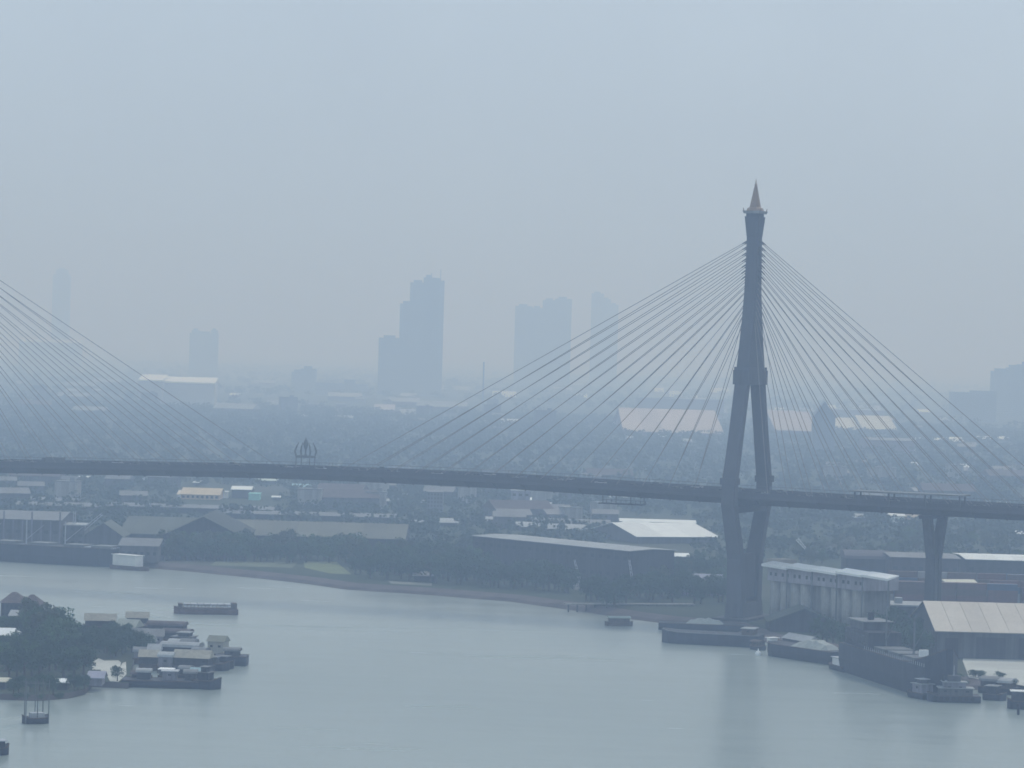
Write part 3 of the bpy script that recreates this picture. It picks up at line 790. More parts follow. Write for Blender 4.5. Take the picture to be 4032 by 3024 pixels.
def pylon(t):
    # legs: (z, centre offset across, width across, width along)
    legs = [(0.5, 9.0, 5.5, 6.6), (8, 9.6, 5.0, 6.2), (26, 11.4, 4.6, 5.6), (38, 17.0, 4.4, 5.3), (47, 21.6, 4.4, 5.2), (55, 21.2, 4.2, 5.1), (74, 15.2, 3.9, 4.9), (95, 8.9, 4.0, 5.0)]
    for s in (-1, 1):
        m = MB()
        m.loft([rect(t, s*c - w_/2, s*c + w_/2, z, a) for z, c, w_, a in legs])
        lg = m.build('pylon_leg', conc, bridge)
        # the step where the leg passes the deck
        MB().loft([rect(t, s*21.4 - 2.8, s*21.4 + 2.8, z, 6.2) for z in (54.5, 57)]).build('corbel', conc, lg)
    up = [(94, 10.9, 5.2), (106, 8.0, 4.9), (117, 5.5, 4.7), (128, 3.6, 4.6), (140, 2.7, 4.6), (149, 2.5, 4.6), (150, 2.7, 4.8), (157, 3.9, 5.8)]
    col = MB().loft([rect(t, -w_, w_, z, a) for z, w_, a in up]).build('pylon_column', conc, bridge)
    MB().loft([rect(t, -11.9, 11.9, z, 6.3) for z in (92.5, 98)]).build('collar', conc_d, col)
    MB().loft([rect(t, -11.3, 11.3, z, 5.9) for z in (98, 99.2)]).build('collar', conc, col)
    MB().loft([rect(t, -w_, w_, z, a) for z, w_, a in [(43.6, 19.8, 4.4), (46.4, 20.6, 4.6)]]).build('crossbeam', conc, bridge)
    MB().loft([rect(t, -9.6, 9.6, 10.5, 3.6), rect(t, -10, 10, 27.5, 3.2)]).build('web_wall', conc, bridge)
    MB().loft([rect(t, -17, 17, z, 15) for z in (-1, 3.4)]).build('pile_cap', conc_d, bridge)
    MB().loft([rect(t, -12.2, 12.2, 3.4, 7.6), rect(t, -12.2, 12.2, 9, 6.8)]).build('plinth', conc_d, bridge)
    MB().loft([rect(t, -3.4, 3.4, 157.0, 5.0), rect(t, -3.4, 3.4, 158.2, 5.0)]).build('crown_neck', conc_d, bridge)
    MB().loft([rect(t, -4.3, 4.3, 158.2, 6.6), rect(t, -4.6, 4.6, 159.2, 7.2)]).build('crown_platform', conc_l, bridge)
    for a_, b__ in ((-1, -1), (1, -1), (-1, 1), (1, 1)):
        MB().tube(B(t + a_*3.2, b__*4.2, 159.2), B(t + a_*3.4, b__*4.4, 160.3), .25, .1, 5).build('crown_finial', gold, bridge)
    sp_ = [(159.3, 3.4), (160.8, 3.0), (161.4, 2.2), (164, 1.85), (168, 1.3), (172, .8), (174.2, .45), (174.6, .7), (175, .3), (178, .06)]
    rings = []
    for z, r_ in sp_:
        rings.append([B(t + r_ * math.cos(2*math.pi*k/8 + .39), r_ * math.sin(2*math.pi*k/8 + .39), 159.3 + (z - 159.3) * .66) for k in range(8)])
    MB().loft(rings).build('spire', gold, bridge)
    # stay cables, two planes
    n = 15
    for side in (-1, 1):
        for k in range(n):
            zt = 147.5 - k * 2.25
            tt = side * ((166 - k * 10.7) if side == (1 if t == 0 else -1) else (124 - k * 7.9))
            for s in (-1, 1):
                wtop = np.interp(zt, [94, 106, 117, 128, 140, 149], [10.9, 8.0, 5.5, 3.6, 2.7, 2.5])
                a = B(t + side * 2.6, s * (wtop - 1.2), zt)
                e = B(t + tt, s * (HW - 1.0), dz(t + tt) + .3)
                d = (e - a).normalized()
                MB().tube(a, e, .12, .12, 5).build('stay_cable', cablem, bridge)
                if k < 7:
                    MB().tube(a, a + d * 2.0, .3, .22, 6).build('cable_anchor', conc_d, bridge)
    return
pylon(0)
pylon(374)
def vpier(t, base=0.0):
    for s in (-1, 1):
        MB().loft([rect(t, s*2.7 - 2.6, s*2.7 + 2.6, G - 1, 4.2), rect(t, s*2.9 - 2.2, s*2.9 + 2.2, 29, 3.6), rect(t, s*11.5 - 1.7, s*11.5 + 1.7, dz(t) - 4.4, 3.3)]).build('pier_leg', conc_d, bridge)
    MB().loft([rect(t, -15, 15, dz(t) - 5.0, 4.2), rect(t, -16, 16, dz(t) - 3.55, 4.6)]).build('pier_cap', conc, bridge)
for t in (-74.5, -130, -210, -290, 374 + 70, 374 + 150):
    vpier(t)
# maintenance gantry hanging under the deck left of the pylon
gt = empty('maintenance_gantry', B(46, -HW + 3, dz(46) - 6.6), math.pi - TH)
tag(gt, 'dark maintenance gantry hanging under the deck just left of the pylon', 'gantry')
MB().box(-9, 9, -2, 2, 0, .5).build('platform', dark_w, gt)
for x in (-8.5, -3, 3, 8.5):
    MB().box(x - .2, x + .2, -1.9, -1.5, .5, 3.2).build('hanger', steel, gt)
m = MB()
for k in range(9):
    m.box(-9 + k*2, -8.85 + k*2, -2, -1.85, .5, 1.6)
m.box(-9, 9, -2, -1.85, 1.5, 1.65); m.build('railing', dark_w, gt)
# sign gantry above the right part of the deck
sg = empty('overhead_canopy', B(-70, -HW + 1, dz(-70)), math.pi - TH)
tag(sg, 'flat pale topped canopy over the roadway above the forked pier', 'canopy')
MB().box(-22, 22, 0, 9, 4.4, 4.9).build('roof', grey_r, sg)
for x in (-20, -7, 7, 20):
    MB().box(x - .3, x + .3, .2, .8, 0, 4.4).build('post', conc_d, sg)
    MB().box(x - .3, x + .3, 8.2, 8.8, 0, 4.4).build('post', conc_d, sg)
# crown monument at midspan
tm_ = 182
cm = empty('crown_monument', B(tm_, -HW + 4, dz(tm_) + .12), math.pi - TH)
cm.scale = (.74, .74, .92)
tag(cm, 'dark crown shaped ornament on thin legs above the middle of the bridge deck', 'monument')
for x, y in ((-4.2, -3.4), (4.2, -3.4), (4.2, 3.4), (-4.2, 3.4)):
    MB().tube((x, y, 0), (x * .95, y * .95, 6), .32, .26, 6).build('leg', steel, cm)
    m = MB(); pts = [(x * .95, y * .95, 6), (x * 1.1, y * 1.1, 8.4), (x * .92, y * .92, 10.6), (x * .72, y * .72, 12.2)]
    for a, b_, r0, r1 in zip(pts[:-1], pts[1:], (.34, .55, .4), (.55, .4, .15)):
        m.tube(a, b_, r0, r1, 6)
    m.build('prong', steel, cm)
MB().box(-4.3, 4.3, -3.6, -3.1, 5.6, 6.5).box(-4.3, 4.3, 3.1, 3.6, 5.6, 6.5).box(-4.3, -3.8, -3.1, 3.1, 5.6, 6.5).box(3.8, 4.3, -3.1, 3.1, 5.6, 6.5).build('frame', steel, cm)
rings = [[(r_ * math.cos(k * math.pi / 4), r_ * math.sin(k * math.pi / 4), z) for k in range(8)] for z, r_ in [(5.8, 1.1), (7.5, .5), (9, .45), (10.2, 1.1), (11.6, 1.55), (12.8, 1.0), (13.8, .3), (14.6, .05)]]
MB().loft(rings).build('central_bud', steel, cm)

# vehicles on the deck
def car(name, L, W_, hb, m, cab, label, box=None):
    r = empty(name)
    tag(r, label, 'car' if L < 6 else 'truck', 'vehicles crossing the bridge')
    b_ = MB(); b_.loft([[(-L/2, -W_/2, .35), (-L/2, W_/2, .35), (-L/2, W_/2, hb), (-L/2, -W_/2, hb)], [(L/2, -W_/2, .35), (L/2, W_/2, .35), (L/2, W_/2, hb), (L/2, -W_/2, hb)]])
    b_.build('body', m, r)
    x0, x1, hc = cab
    MB().loft([[(x0, -W_/2 + .1, hb), (x1, -W_/2 + .1, hb), (x1, W_/2 - .1, hb), (x0, W_/2 - .1, hb)], [(x0 + .3, -W_/2 + .2, hc), (x1 - .3, -W_/2 + .2, hc), (x1 - .3, W_/2 - .2, hc), (x0 + .3, W_/2 - .2, hc)]]).build('cabin', glass if L < 6 else m, r)
    if box:
        MB().box(box[0], box[1], -W_/2, W_/2, hb, box[2]).build('cargo_box', box[3], r)
    wm_ = MB().tube((0, -.12, 0), (0, .12, 0), .36 if L < 6 else .5, None, 10).mesh('wheel', tyre)
    for x in (-L * .32, L * .32):
        for y in (-W_/2 + .05, W_/2 - .05):
            ob('wheel', wm_, r, (x, y, .36 if L < 6 else .5))
    return r
vp = [car('car', 4.4, 1.8, .95, car_dark, (-1.6, 1.1, 1.5), 'small dark car crossing the bridge deck'),
      car('car', 4.5, 1.8, .95, car_white, (-1.6, 1.1, 1.5), 'small white car crossing the bridge deck'),
      car('pickup_truck', 5.2, 1.9, 1.05, car_grey, (-.4, 1.5, 1.75), 'grey pickup truck crossing the bridge deck'),
      car('cargo_truck', 10, 2.5, 1.2, car_dark, (3.2, 4.9, 2.8), 'dark box truck crossing the bridge deck', (-5, 2.9, 3.4, car_grey)),
      car('covered_lorry', 14, 2.5, 1.3, car_grey, (4.9, 6.9, 3.0), 'long covered lorry on the bridge deck', (-7, 4.6, 3.6, car_grey))]
lanes = [-14, -10.4, -6.8, -3.2, 3.2, 6.8, 10.4, 14]
placed = set(); first = [True] * 5
for _ in range(110):
    k = int(rng.choice(5, p=[.52, .2, .22, .04, .02]))
    la = int(rng.choice(8, p=[.22, .2, .13, .08, .08, .09, .1, .1])); t = rng.uniform(-180, 374)
    key = (la, int(t / 17))
    if key in placed or (abs(t - tm_) < 15 and la < 2): continue
    placed.add(key)
    t = key[1] * 17 + 8
    p = B(t, lanes[la], dz(t) + .13); rz = (math.pi - TH) + (0 if la < 4 else math.pi)
    if first[k]:
        first[k] = False; vp[k].location = p; vp[k].rotation_euler = (0, 0, rz)
    else:
        copy_tree(vp[k], p, rz, label=vp[k]['label'] + (' right of the pylon' if t < -5 else ' between the pylon and the crown ornament' if t < tm_ else ' left of the crown ornament') + (', near side' if la < 4 else ', far side'))

# ------------------------------------------------------------------ boats
def boat(name, label, cat, A, Bp, W_, hh, hm=dark_h, bow='b', sheer=0.6, cabins=(), group=None, deckm=None, extras=None, deck_fill=None):
    """A, Bp: waterline ends nearest to us; bow at 'b', 'a', 'ab' or none"""
    d = Bp - A; L = d.length; rz = math.atan2(d.y, d.x)
    r = empty(name, (A.x, A.y, 0), rz)
    tag(r, label, cat, group)
    st = []
    N = 12
    for i in range(N + 1):
        f = i / N; x = f * L
        wd = 1.0; up = 0.0
        if 'b' in bow and f > .72:
            q = (f - .72) / .28; wd = math.sqrt(max(0.02, 1 - q ** 2.2)); up = q * q * sheer
        if 'a' in bow and f < .22:
            q = (.22 - f) / .22; wd = min(wd, math.sqrt(max(0.02, 1 - q ** 2.2))); up = q * q * sheer
        if bow == 'none':
            e = min(f, 1 - f)
            if e < .04: wd = .97
        c = W_ / 2; hw = W_ / 2 * wd
        z = hh + up * hh
        rake = (f - .5) * 0.0
        st.append([(x, c - hw * .86, -.6), (x + rake, c - hw, hh * .45), (x, c - hw, z), (x, c + hw, z), (x + rake, c + hw, hh * .45), (x, c + hw * .86, -.6)])
    h_ = MB().loft(st).build('hull', hm, r)
    for j in (2, 3):
        rub = MB()
        for i in range(N):
            rub.tube(st[i][j], st[i + 1][j], .16, .16, 4)
        rub.build('gunwale', deckm or wood_h, r)
    for c in cabins:
        f0, f1, w0, w1, z1, wm, rm, kind = c
        x0, x1, y0, y1 = f0 * L, f1 * L, w0 * W_, w1 * W_
        cab = MB().box(x0, x1, y0, y1, hh, z1).build('deckhouse', wm, r)
        n = max(1, int((x1 - x0) / 2.6))
        me = window_mesh(min(.9, (x1 - x0) / n * .4), min(.7, (z1 - hh) * .25))
        for k in range(n if wm is not white else 0):
            ob('window', me, cab, (x0 + (k + .5) * (x1 - x0) / n, y0, hh + (z1 - hh) * .62))
        o_ = .5
        if kind == 'flat':
            MB().box(x0 - o_, x1 + o_, y0 - o_, y1 + o_, z1, z1 + .22).build('roof', rm, r)
        elif kind == 'arch':
            a0, a1 = [], []
            for k in range(7):
                th = math.pi * k / 6
                y = (y0 + y1)/2 - math.cos(th) * ((y1 - y0)/2 + o_); z = z1 + math.sin(th) * (y1 - y0) * .22
                a0.append((x0 - o_, y, z)); a1.append((x1 + o_, y, z))
            MB().loft([a0, a1]).build('roof', rm, r)
        else:
            g = (y1 - y0) * .32
            MB().loft([[(x0 - o_, y0 - o_, z1), (x0 - o_, (y0 + y1)/2, z1 + g), (x0 - o_, y1 + o_, z1)], [(x1 + o_, y0 - o_, z1), (x1 + o_, (y0 + y1)/2, z1 + g), (x1 + o_, y1 + o_, z1)]]).build('roof', rm, r)
    if deck_fill:
        f0, f1, hgt, fm = deck_fill
        rings = []
        for i in range(11):
            f = f0 + (f1 - f0) * i / 10; q = math.sin(math.pi * i / 10) ** .5 * (1 + .15 * math.sin(i * 2.3))
            rings.append([(f * L, W_ * .12, hh), (f * L, W_ * .34, hh + hgt * q), (f * L, W_ * .66, hh + hgt * q), (f * L, W_ * .88, hh)])
        MB().loft(rings).build('cargo', fm, r)
    if extras:
        extras(r, L, W_, hh)
    return r
def W2(x, y): return P(x, y, 0)
def mast(f, h_, w=.5):
    def fn(r, L, W_, hh):
        MB().tube((f * L, W_ * w, hh), (f * L, W_ * w, h_), .18, .1, 6).build('mast', pale_steel, r)
    return fn

# barge under way in the middle
def barge_extra(r, L, W_, hh):
    for k in range(7):
        MB().box(L*(.16 + k*.105), L*(.16 + k*.105) + L*.09, W_*.12, W_*.85, hh + .9, hh + 1.9).build('hatch_cover', pale_steel, r)
    MB().box(L*.90, L*.98, W_*.1, W_*.9, hh, hh + 2.3).build('wheelhouse', wood_h, r)
    MB().box(L*.07, L*.13, W_*.1, W_*.9, hh, hh + 1.9).build('bow_house', wood_h, r)
    m = MB()
    for k in range(14):
        x = L * (.14 + k * .057); m.box(x, x + .15, .1, .25, hh, hh + 1.6)
    m.box(L*.1, L*.95, .08, .2, hh + 1.5, hh + 1.7).build('railing', wood_h, r)
boat('cargo_barge', 'rust brown cargo barge with pale hatches alone in mid river', 'barge', W2(686, 2418), W2(938, 2422), 8, 2.0, rust_h, 'a', .35, extras=barge_extra)
# fishing platform boat with four poles, lower left
def poles(r, L, W_, hh):
    for x, y in ((.06, .1), (.16, .9), (.5, .1), (.56, .9), (.93, .1), (.86, .9)):
        MB().tube((L*x, W_*y, 0), (L*x, W_*y, 11.6), .17, .12, 5).build('pole', steel, r)
    for y in (.1, .9):
        MB().tube((L*.06, W_*y, 11), (L*.93, W_*y, 10.6), .07, .07, 4).build('stay_rope', steel, r)
    MB().box(L*.3, L*.8, W_*.2, W_*.8, hh, hh + 1.3).build('deckhouse', pale_steel, r)
boat('pole_raft', 'dark raft with tall upright poles afloat at the lower left', 'raft', W2(97, 2852), W2(200, 2850), 5, 1.5, dark_h, 'ab', .5, extras=poles)
boat('small_boat', 'small dark boat cut by the left edge at the bottom', 'boat', W2(-60, 2976), W2(42, 2974), 4.5, 1.8, dark_h, 'b', .5, [(.3, .8, .15, .85, 3.4, dark_w, pale_steel, 'flat')])
boat('ferry_boat', 'small ferry with a pale roof near the bank left of the moored barges', 'boat', W2(2386, 2465), W2(2496, 2466), 4, 1.3, wood_h, 'ab', .3, [(.15, .85, .1, .9, 3.0, wood_h, mat('ferry_roof', (0.33, 0.4, 0.36), .7, .2, .5), 'arch')])

# left cargo ship
def ship_l(r, L, W_, hh):
    for f in (.2, .38, .56, .74, .88):
        MB().box(L*f, L*f + L*.1, W_*.15, W_*.85, hh, hh + 1.2).build('hatch_cover', grey_r, r)
    for f in (.3, .52, .72):
        MB().tube((L*f, W_/2, hh), (L*f, W_/2, hh + 11), .35, .25, 6).build('derrick_mast', pale_steel, r)
        MB().tube((L*f, W_/2, hh + 2), (L*f + 9, W_/2, hh + 9), .18, .12, 5).build('derrick_boom', pale_steel, r)
    MB().box(L*.84, L*.99, W_*.2, W_*.8, hh, hh + .5).build('forecastle', pale_steel, r)
boat('cargo_ship', 'long dark navy cargo ship moored at the far left bank', 'ship', W2(-320, 2192), W2(440, 2236), 14, 8.2, dark_h, 'b', .02, [(.02, .16, .1, .9, 18, lilac_w, grey_r, 'flat')], extras=ship_l)
boat('white_launch', 'white block cabined launch lying off the bow of the navy cargo ship', 'boat', W2(432, 2238), W2(566, 2250), 6, 1.6, rust_h, 'b', .2, [(.05, .72, .1, .9, 6.4, white, white, 'flat')])

# barges at the pylon
boat('barge', 'dark barge with a pale heaped cargo, the rear one moored left of the pylon', 'barge', W2(2592, 2480), W2(2930, 2492), 10, 2.6, dark_h, 'none', 0, deck_fill=(.32, .75, 1.9, cargo_m), group='barges moored at the pylon')
boat('barge', 'long high sided dark barge, the front one moored left of the pylon', 'barge', W2(2594, 2532), W2(2985, 2552), 11, 4.2, dark_h, 'a', .18, [(.82, .94, .2, .8, 6.4, wood_h, lgrey_r, 'flat')], group='barges moored at the pylon', deckm=grey_r)
boat('barge', 'dark barge with a pale tarpaulin strip moored just right of the pylon foot', 'barge', W2(2988, 2578), W2(3270, 2620), 11, 4.4, dark_h, 'a', .15, [(.0, .05, .3, .6, 5.8, white, white, 'flat')], group='barges moored at the pylon', deck_fill=(.4, .85, 2.6, cargo_m))
boat('work_boat', 'small white and grey work boat wedged between the barge and the big dark ship', 'boat', W2(3252, 2630), W2(3318, 2648), 5, 1.6, dark_h, 'a', .3, [(.2, .7, .2, .8, 4.0, white, pale_steel, 'flat')])
# big dark ship right
def ship_r(r, L, W_, hh):
    MB().box(L*.02, L*.3, W_*.1, W_*.9, hh, hh + 5.5).build('accommodation', dark_w, r)
    MB().box(L*.05, L*.2, W_*.18, W_*.82, hh + 5.5, hh + 8.2).build('bridge_deck', grey_w, r)
    me = window_mesh(.9, .7)
    for k in range(9):
        for zz in (1.6, 4.1):
            ob('window', me, r, (L*(.04 + k*.03), W_*.1, hh + zz))
    MB().box(L*.04, L*.22, W_*.12, W_*.88, hh + 8.2, hh + 8.5).build('bridge_roof', grey_r, r)
    MB().cyl(L*.13, W_/2, hh + 8.4, hh + 11, 1.2, 1.0, 10).build('funnel', dark_w, r)
    for f in (.34, .5, .66):
        MB().box(L*f, L*f + L*.12, W_*.15, W_*.85, hh, hh + 1.4).build('hatch_cover', steel, r)
    for f, h_ in ((.31, 14), (.62, 13)):
        MB().tube((L*f, W_/2, hh), (L*f, W_/2, hh + h_), .4, .25, 6).build('mast', steel, r)
        MB().tube((L*f, W_/2, hh + 3), (L*f + 11, W_/2, hh + h_ - 2), .2, .14, 5).build('boom', steel, r)
    MB().box(L*.72, L*.735, W_*.4, W_*.6, hh, hh + 3.5).build('winch_house', white, r)
    m = MB()
    for k in range(30):
        x = L*(.3 + k*.0225); m.box(x, x + .12, .1, .22, hh, hh + 1.1)
    m.build('railing', pale_steel, r)
boat('cargo_ship', 'big dark cargo ship with its high bow turned to the river at the right', 'ship', W2(3300, 2642), W2(3650, 2756), 14, 9.6, dark_h, 'b', .62, extras=ship_r)
def tug_x(r, L, W_, hh):
    MB().box(L*.38, L*.62, W_*.28, W_*.72, 6.0, 8.0).build('wheelhouse', grey_w, r)
    MB().cyl(L*.3, W_/2, 6, 8.4, .5, .45, 8).build('funnel', dark_w, r)
    MB().tube((L*.5, W_/2, 8), (L*.5, W_/2, 11), .12, .08, 5).build('mast', pale_steel, r)
    t_ = MB().tube((0, -.2, 0), (0, .2, 0), .7, .7, 10).mesh('fender', tyre)
    for k in range(7):
        ob('fender', t_, r, (L*(.12 + k*.12), -.1, 1.2))
boat('tug', 'grey tug with railings moored in front of the big dark ship bow', 'tug', W2(3655, 2764), W2(3862, 2770), 7, 2.0, dark_h, 'a', .4, [(.22, .85, .15, .85, 4.2, grey_w, lgrey_r, 'flat'), (.3, .72, .2, .8, 6.0, lilac_w, lgrey_r, 'flat')], extras=tug_x)
boat('dark_launch', 'small dark launch with white roof stripe at the right edge quay', 'boat', W2(3968, 2792), W2(4080, 2796), 6, 2.4, dark_h, 'a', .3, [(.15, .9, .15, .85, 5.2, dark_w, whitem, 'flat')])
qb = 'small craft moored around the big dark ship'
for nm, lb, x0, y0, x1, y1, w_, h_, bw, cabs in [
    ('work_boat', 'low dark work boat moored between the grey tug and the right edge', 3868, 2756, 3950, 2762, 6, 1.9, 'b', [(.1, .6, .15, .85, 4.2, dark_w, grey_r, 'flat')]),
    ('river_barge', 'covered barge behind the grey tug, below the pale quay yard', 3850, 2728, 3985, 2738, 8, 2.0, 'none', [(.05, .5, .1, .9, 3.8, dark_w, grey_r, 'arch'), (.55, .9, .1, .9, 3.6, wood_h, lgrey_r, 'arch')]),
    ('work_boat', 'stubby boat with a pale cabin alongside the big dark ship bow', 3560, 2742, 3632, 2756, 6, 1.8, 'a', [(.3, .8, .15, .85, 4.4, lilac_w, lgrey_r, 'flat'), (.4, .65, .3, .7, 5.8, grey_w, pale_steel, 'flat')]),
    ('sampan', 'small sampan in the gap between the barges at the pylon foot', 2945, 2556, 2992, 2562, 4, 1.3, 'ab', [(.2, .8, .1, .9, 2.8, wood_h, brown_r, 'arch')]),
    ('work_boat', 'grey roofed boat moored behind the barge with the pale tarpaulin', 3060, 2560, 3200, 2585, 7, 2.2, 'b', [(.1, .8, .1, .9, 4.6, dark_w, lgrey_r, 'gable')]),
    ('river_barge', 'brown covered barge tied to the bank at the stern of the big dark ship', 3200, 2590, 3300, 2612, 7, 2.2, 'none', [(.1, .9, .1, .9, 4.4, wood_h, brown_r, 'arch')])]:
    boat(nm, lb, 'boat', W2(x0, y0), W2(x1, y1), w_, h_, dark_h, bw, .35, cabs, group=qb)
r = empty('mooring_pile', W2(4009, 2814)); tag(r, 'single dark mooring pile standing in the water at the lower right', 'pile')
MB().cyl(0, 0, -1, 2.9, .42, .38, 10).build('post', dark_h, r); MB().cyl(0, 0, 2.9, 3.2, .6, .5, 10).build('cap', dark_w, r)
for px_, py_, lb, mm in ((2985, 2580, 'white round buoy at the bow of the barge just right of the pylon foot', white), (3276, 2560, 'pale round buoy hung at the stern of the big dark ship', pale_steel)):
    r = empty('buoy', W2(px_, py_)); tag(r, lb, 'buoy')
    rings = [[(rr * math.cos(k*math.pi/5), rr * math.sin(k*math.pi/5), z) for k in range(10)] for z, rr in [(-.5, .5), (0, .95), (.5, 1.1), (1.1, .9), (1.5, .35), (2.4, .1)]]
    MB().loft(rings).build('float', mm, r)
# little quay details
r = empty('jetty', P(2230, 2410, 0), math.atan2((P(2735, 2412, 0) - P(2230, 2410, 0)).y, (P(2735, 2412, 0) - P(2230, 2410, 0)).x))
Lj = (P(2735, 2412, 0) - P(2230, 2410, 0)).length
tag(r, 'long low jetty with a pale edge in front of the trees left of the pylon', 'jetty')
MB().box(0, Lj, 0, 4, 2.9, 3.4).build('deck', conc_l, r)
pilem = MB().cyl(0, 0, -1, 2.9, .35, .35, 8).mesh('pile', conc_d)
for k in range(15):
    ob('pile', pilem, r, (1 + k * (Lj - 2) / 14, .6, 0))
r = empty('water_tank', P(2930, 2432, G)); tag(r, 'slim white tank standing at the foot of the pylon', 'tank')
MB().cyl(0, 0, 0, 4.6, .9, .9, 12).build('shell', white, r); MB().cyl(0, 0, 4.6, 5.2, .9, .2, 12).build('lid', white, r)
def lattice(name, label, a, b_, w=.8, m=pale_steel, cat='crane', seg=8):
    a = Vector(a); b_ = Vector(b_)
    r = empty(name, a); tag(r, label, cat)
    d = b_ - a
    s = d.normalized().cross(Vector((0, 1, 0))).normalized() * w
    o1, o2 = MB(), MB()
    for k in (-1, 1):
        o1.tube(s * k, d + s * k * .5, .16, .12, 4)
        o1.tube(s * k + Vector((0, 1, 0)), d + s * k * .5 + Vector((0, .6, 0)), .16, .12, 4)
    for k in range(seg):
        o2.tube(d * (k / seg) + s * (1 if k % 2 else -1), d * ((k + 1) / seg) - s * (1 if k % 2 else -1), .09, .09, 4)
    o1.build('chord', m, r); o2.build('lacing', m, r)
yy = P(290, 2150, G).y
lattice('lattice_tower', 'pale upright lattice crane tower behind the navy cargo ship', (PD(287, 2110, yy).x, yy, G), PD(294, 2014, yy))
lattice('crane_boom', 'pale slanting crane boom right of the upright lattice tower', PD(305, 2104, yy), PD(402, 2024, yy))
yy = P(2260, 2310, G).y
lattice('mast_crane', 'left of two pale slanted crane masts on the bank before the dark hall', (PD(2258, 2310, yy).x, yy, G), PD(2240, 2240, yy), .5)
lattice('mast_crane', 'right and taller of two pale slanted crane masts on the bank', (PD(2290, 2300, yy).x, yy, G), PD(2262, 2205, yy), .5)
lattice('mast_crane', 'single pale crane mast at the right end of the long dark hall', (PD(2494, 2330, yy).x, yy, G), PD(2478, 2205, yy), .5)
yy = P(3150, 2250, G).y
lattice('crane_boom', 'small white crane boom above the silo building canopy', PD(3138, 2122, yy), PD(3172, 2160, yy), .7, white)

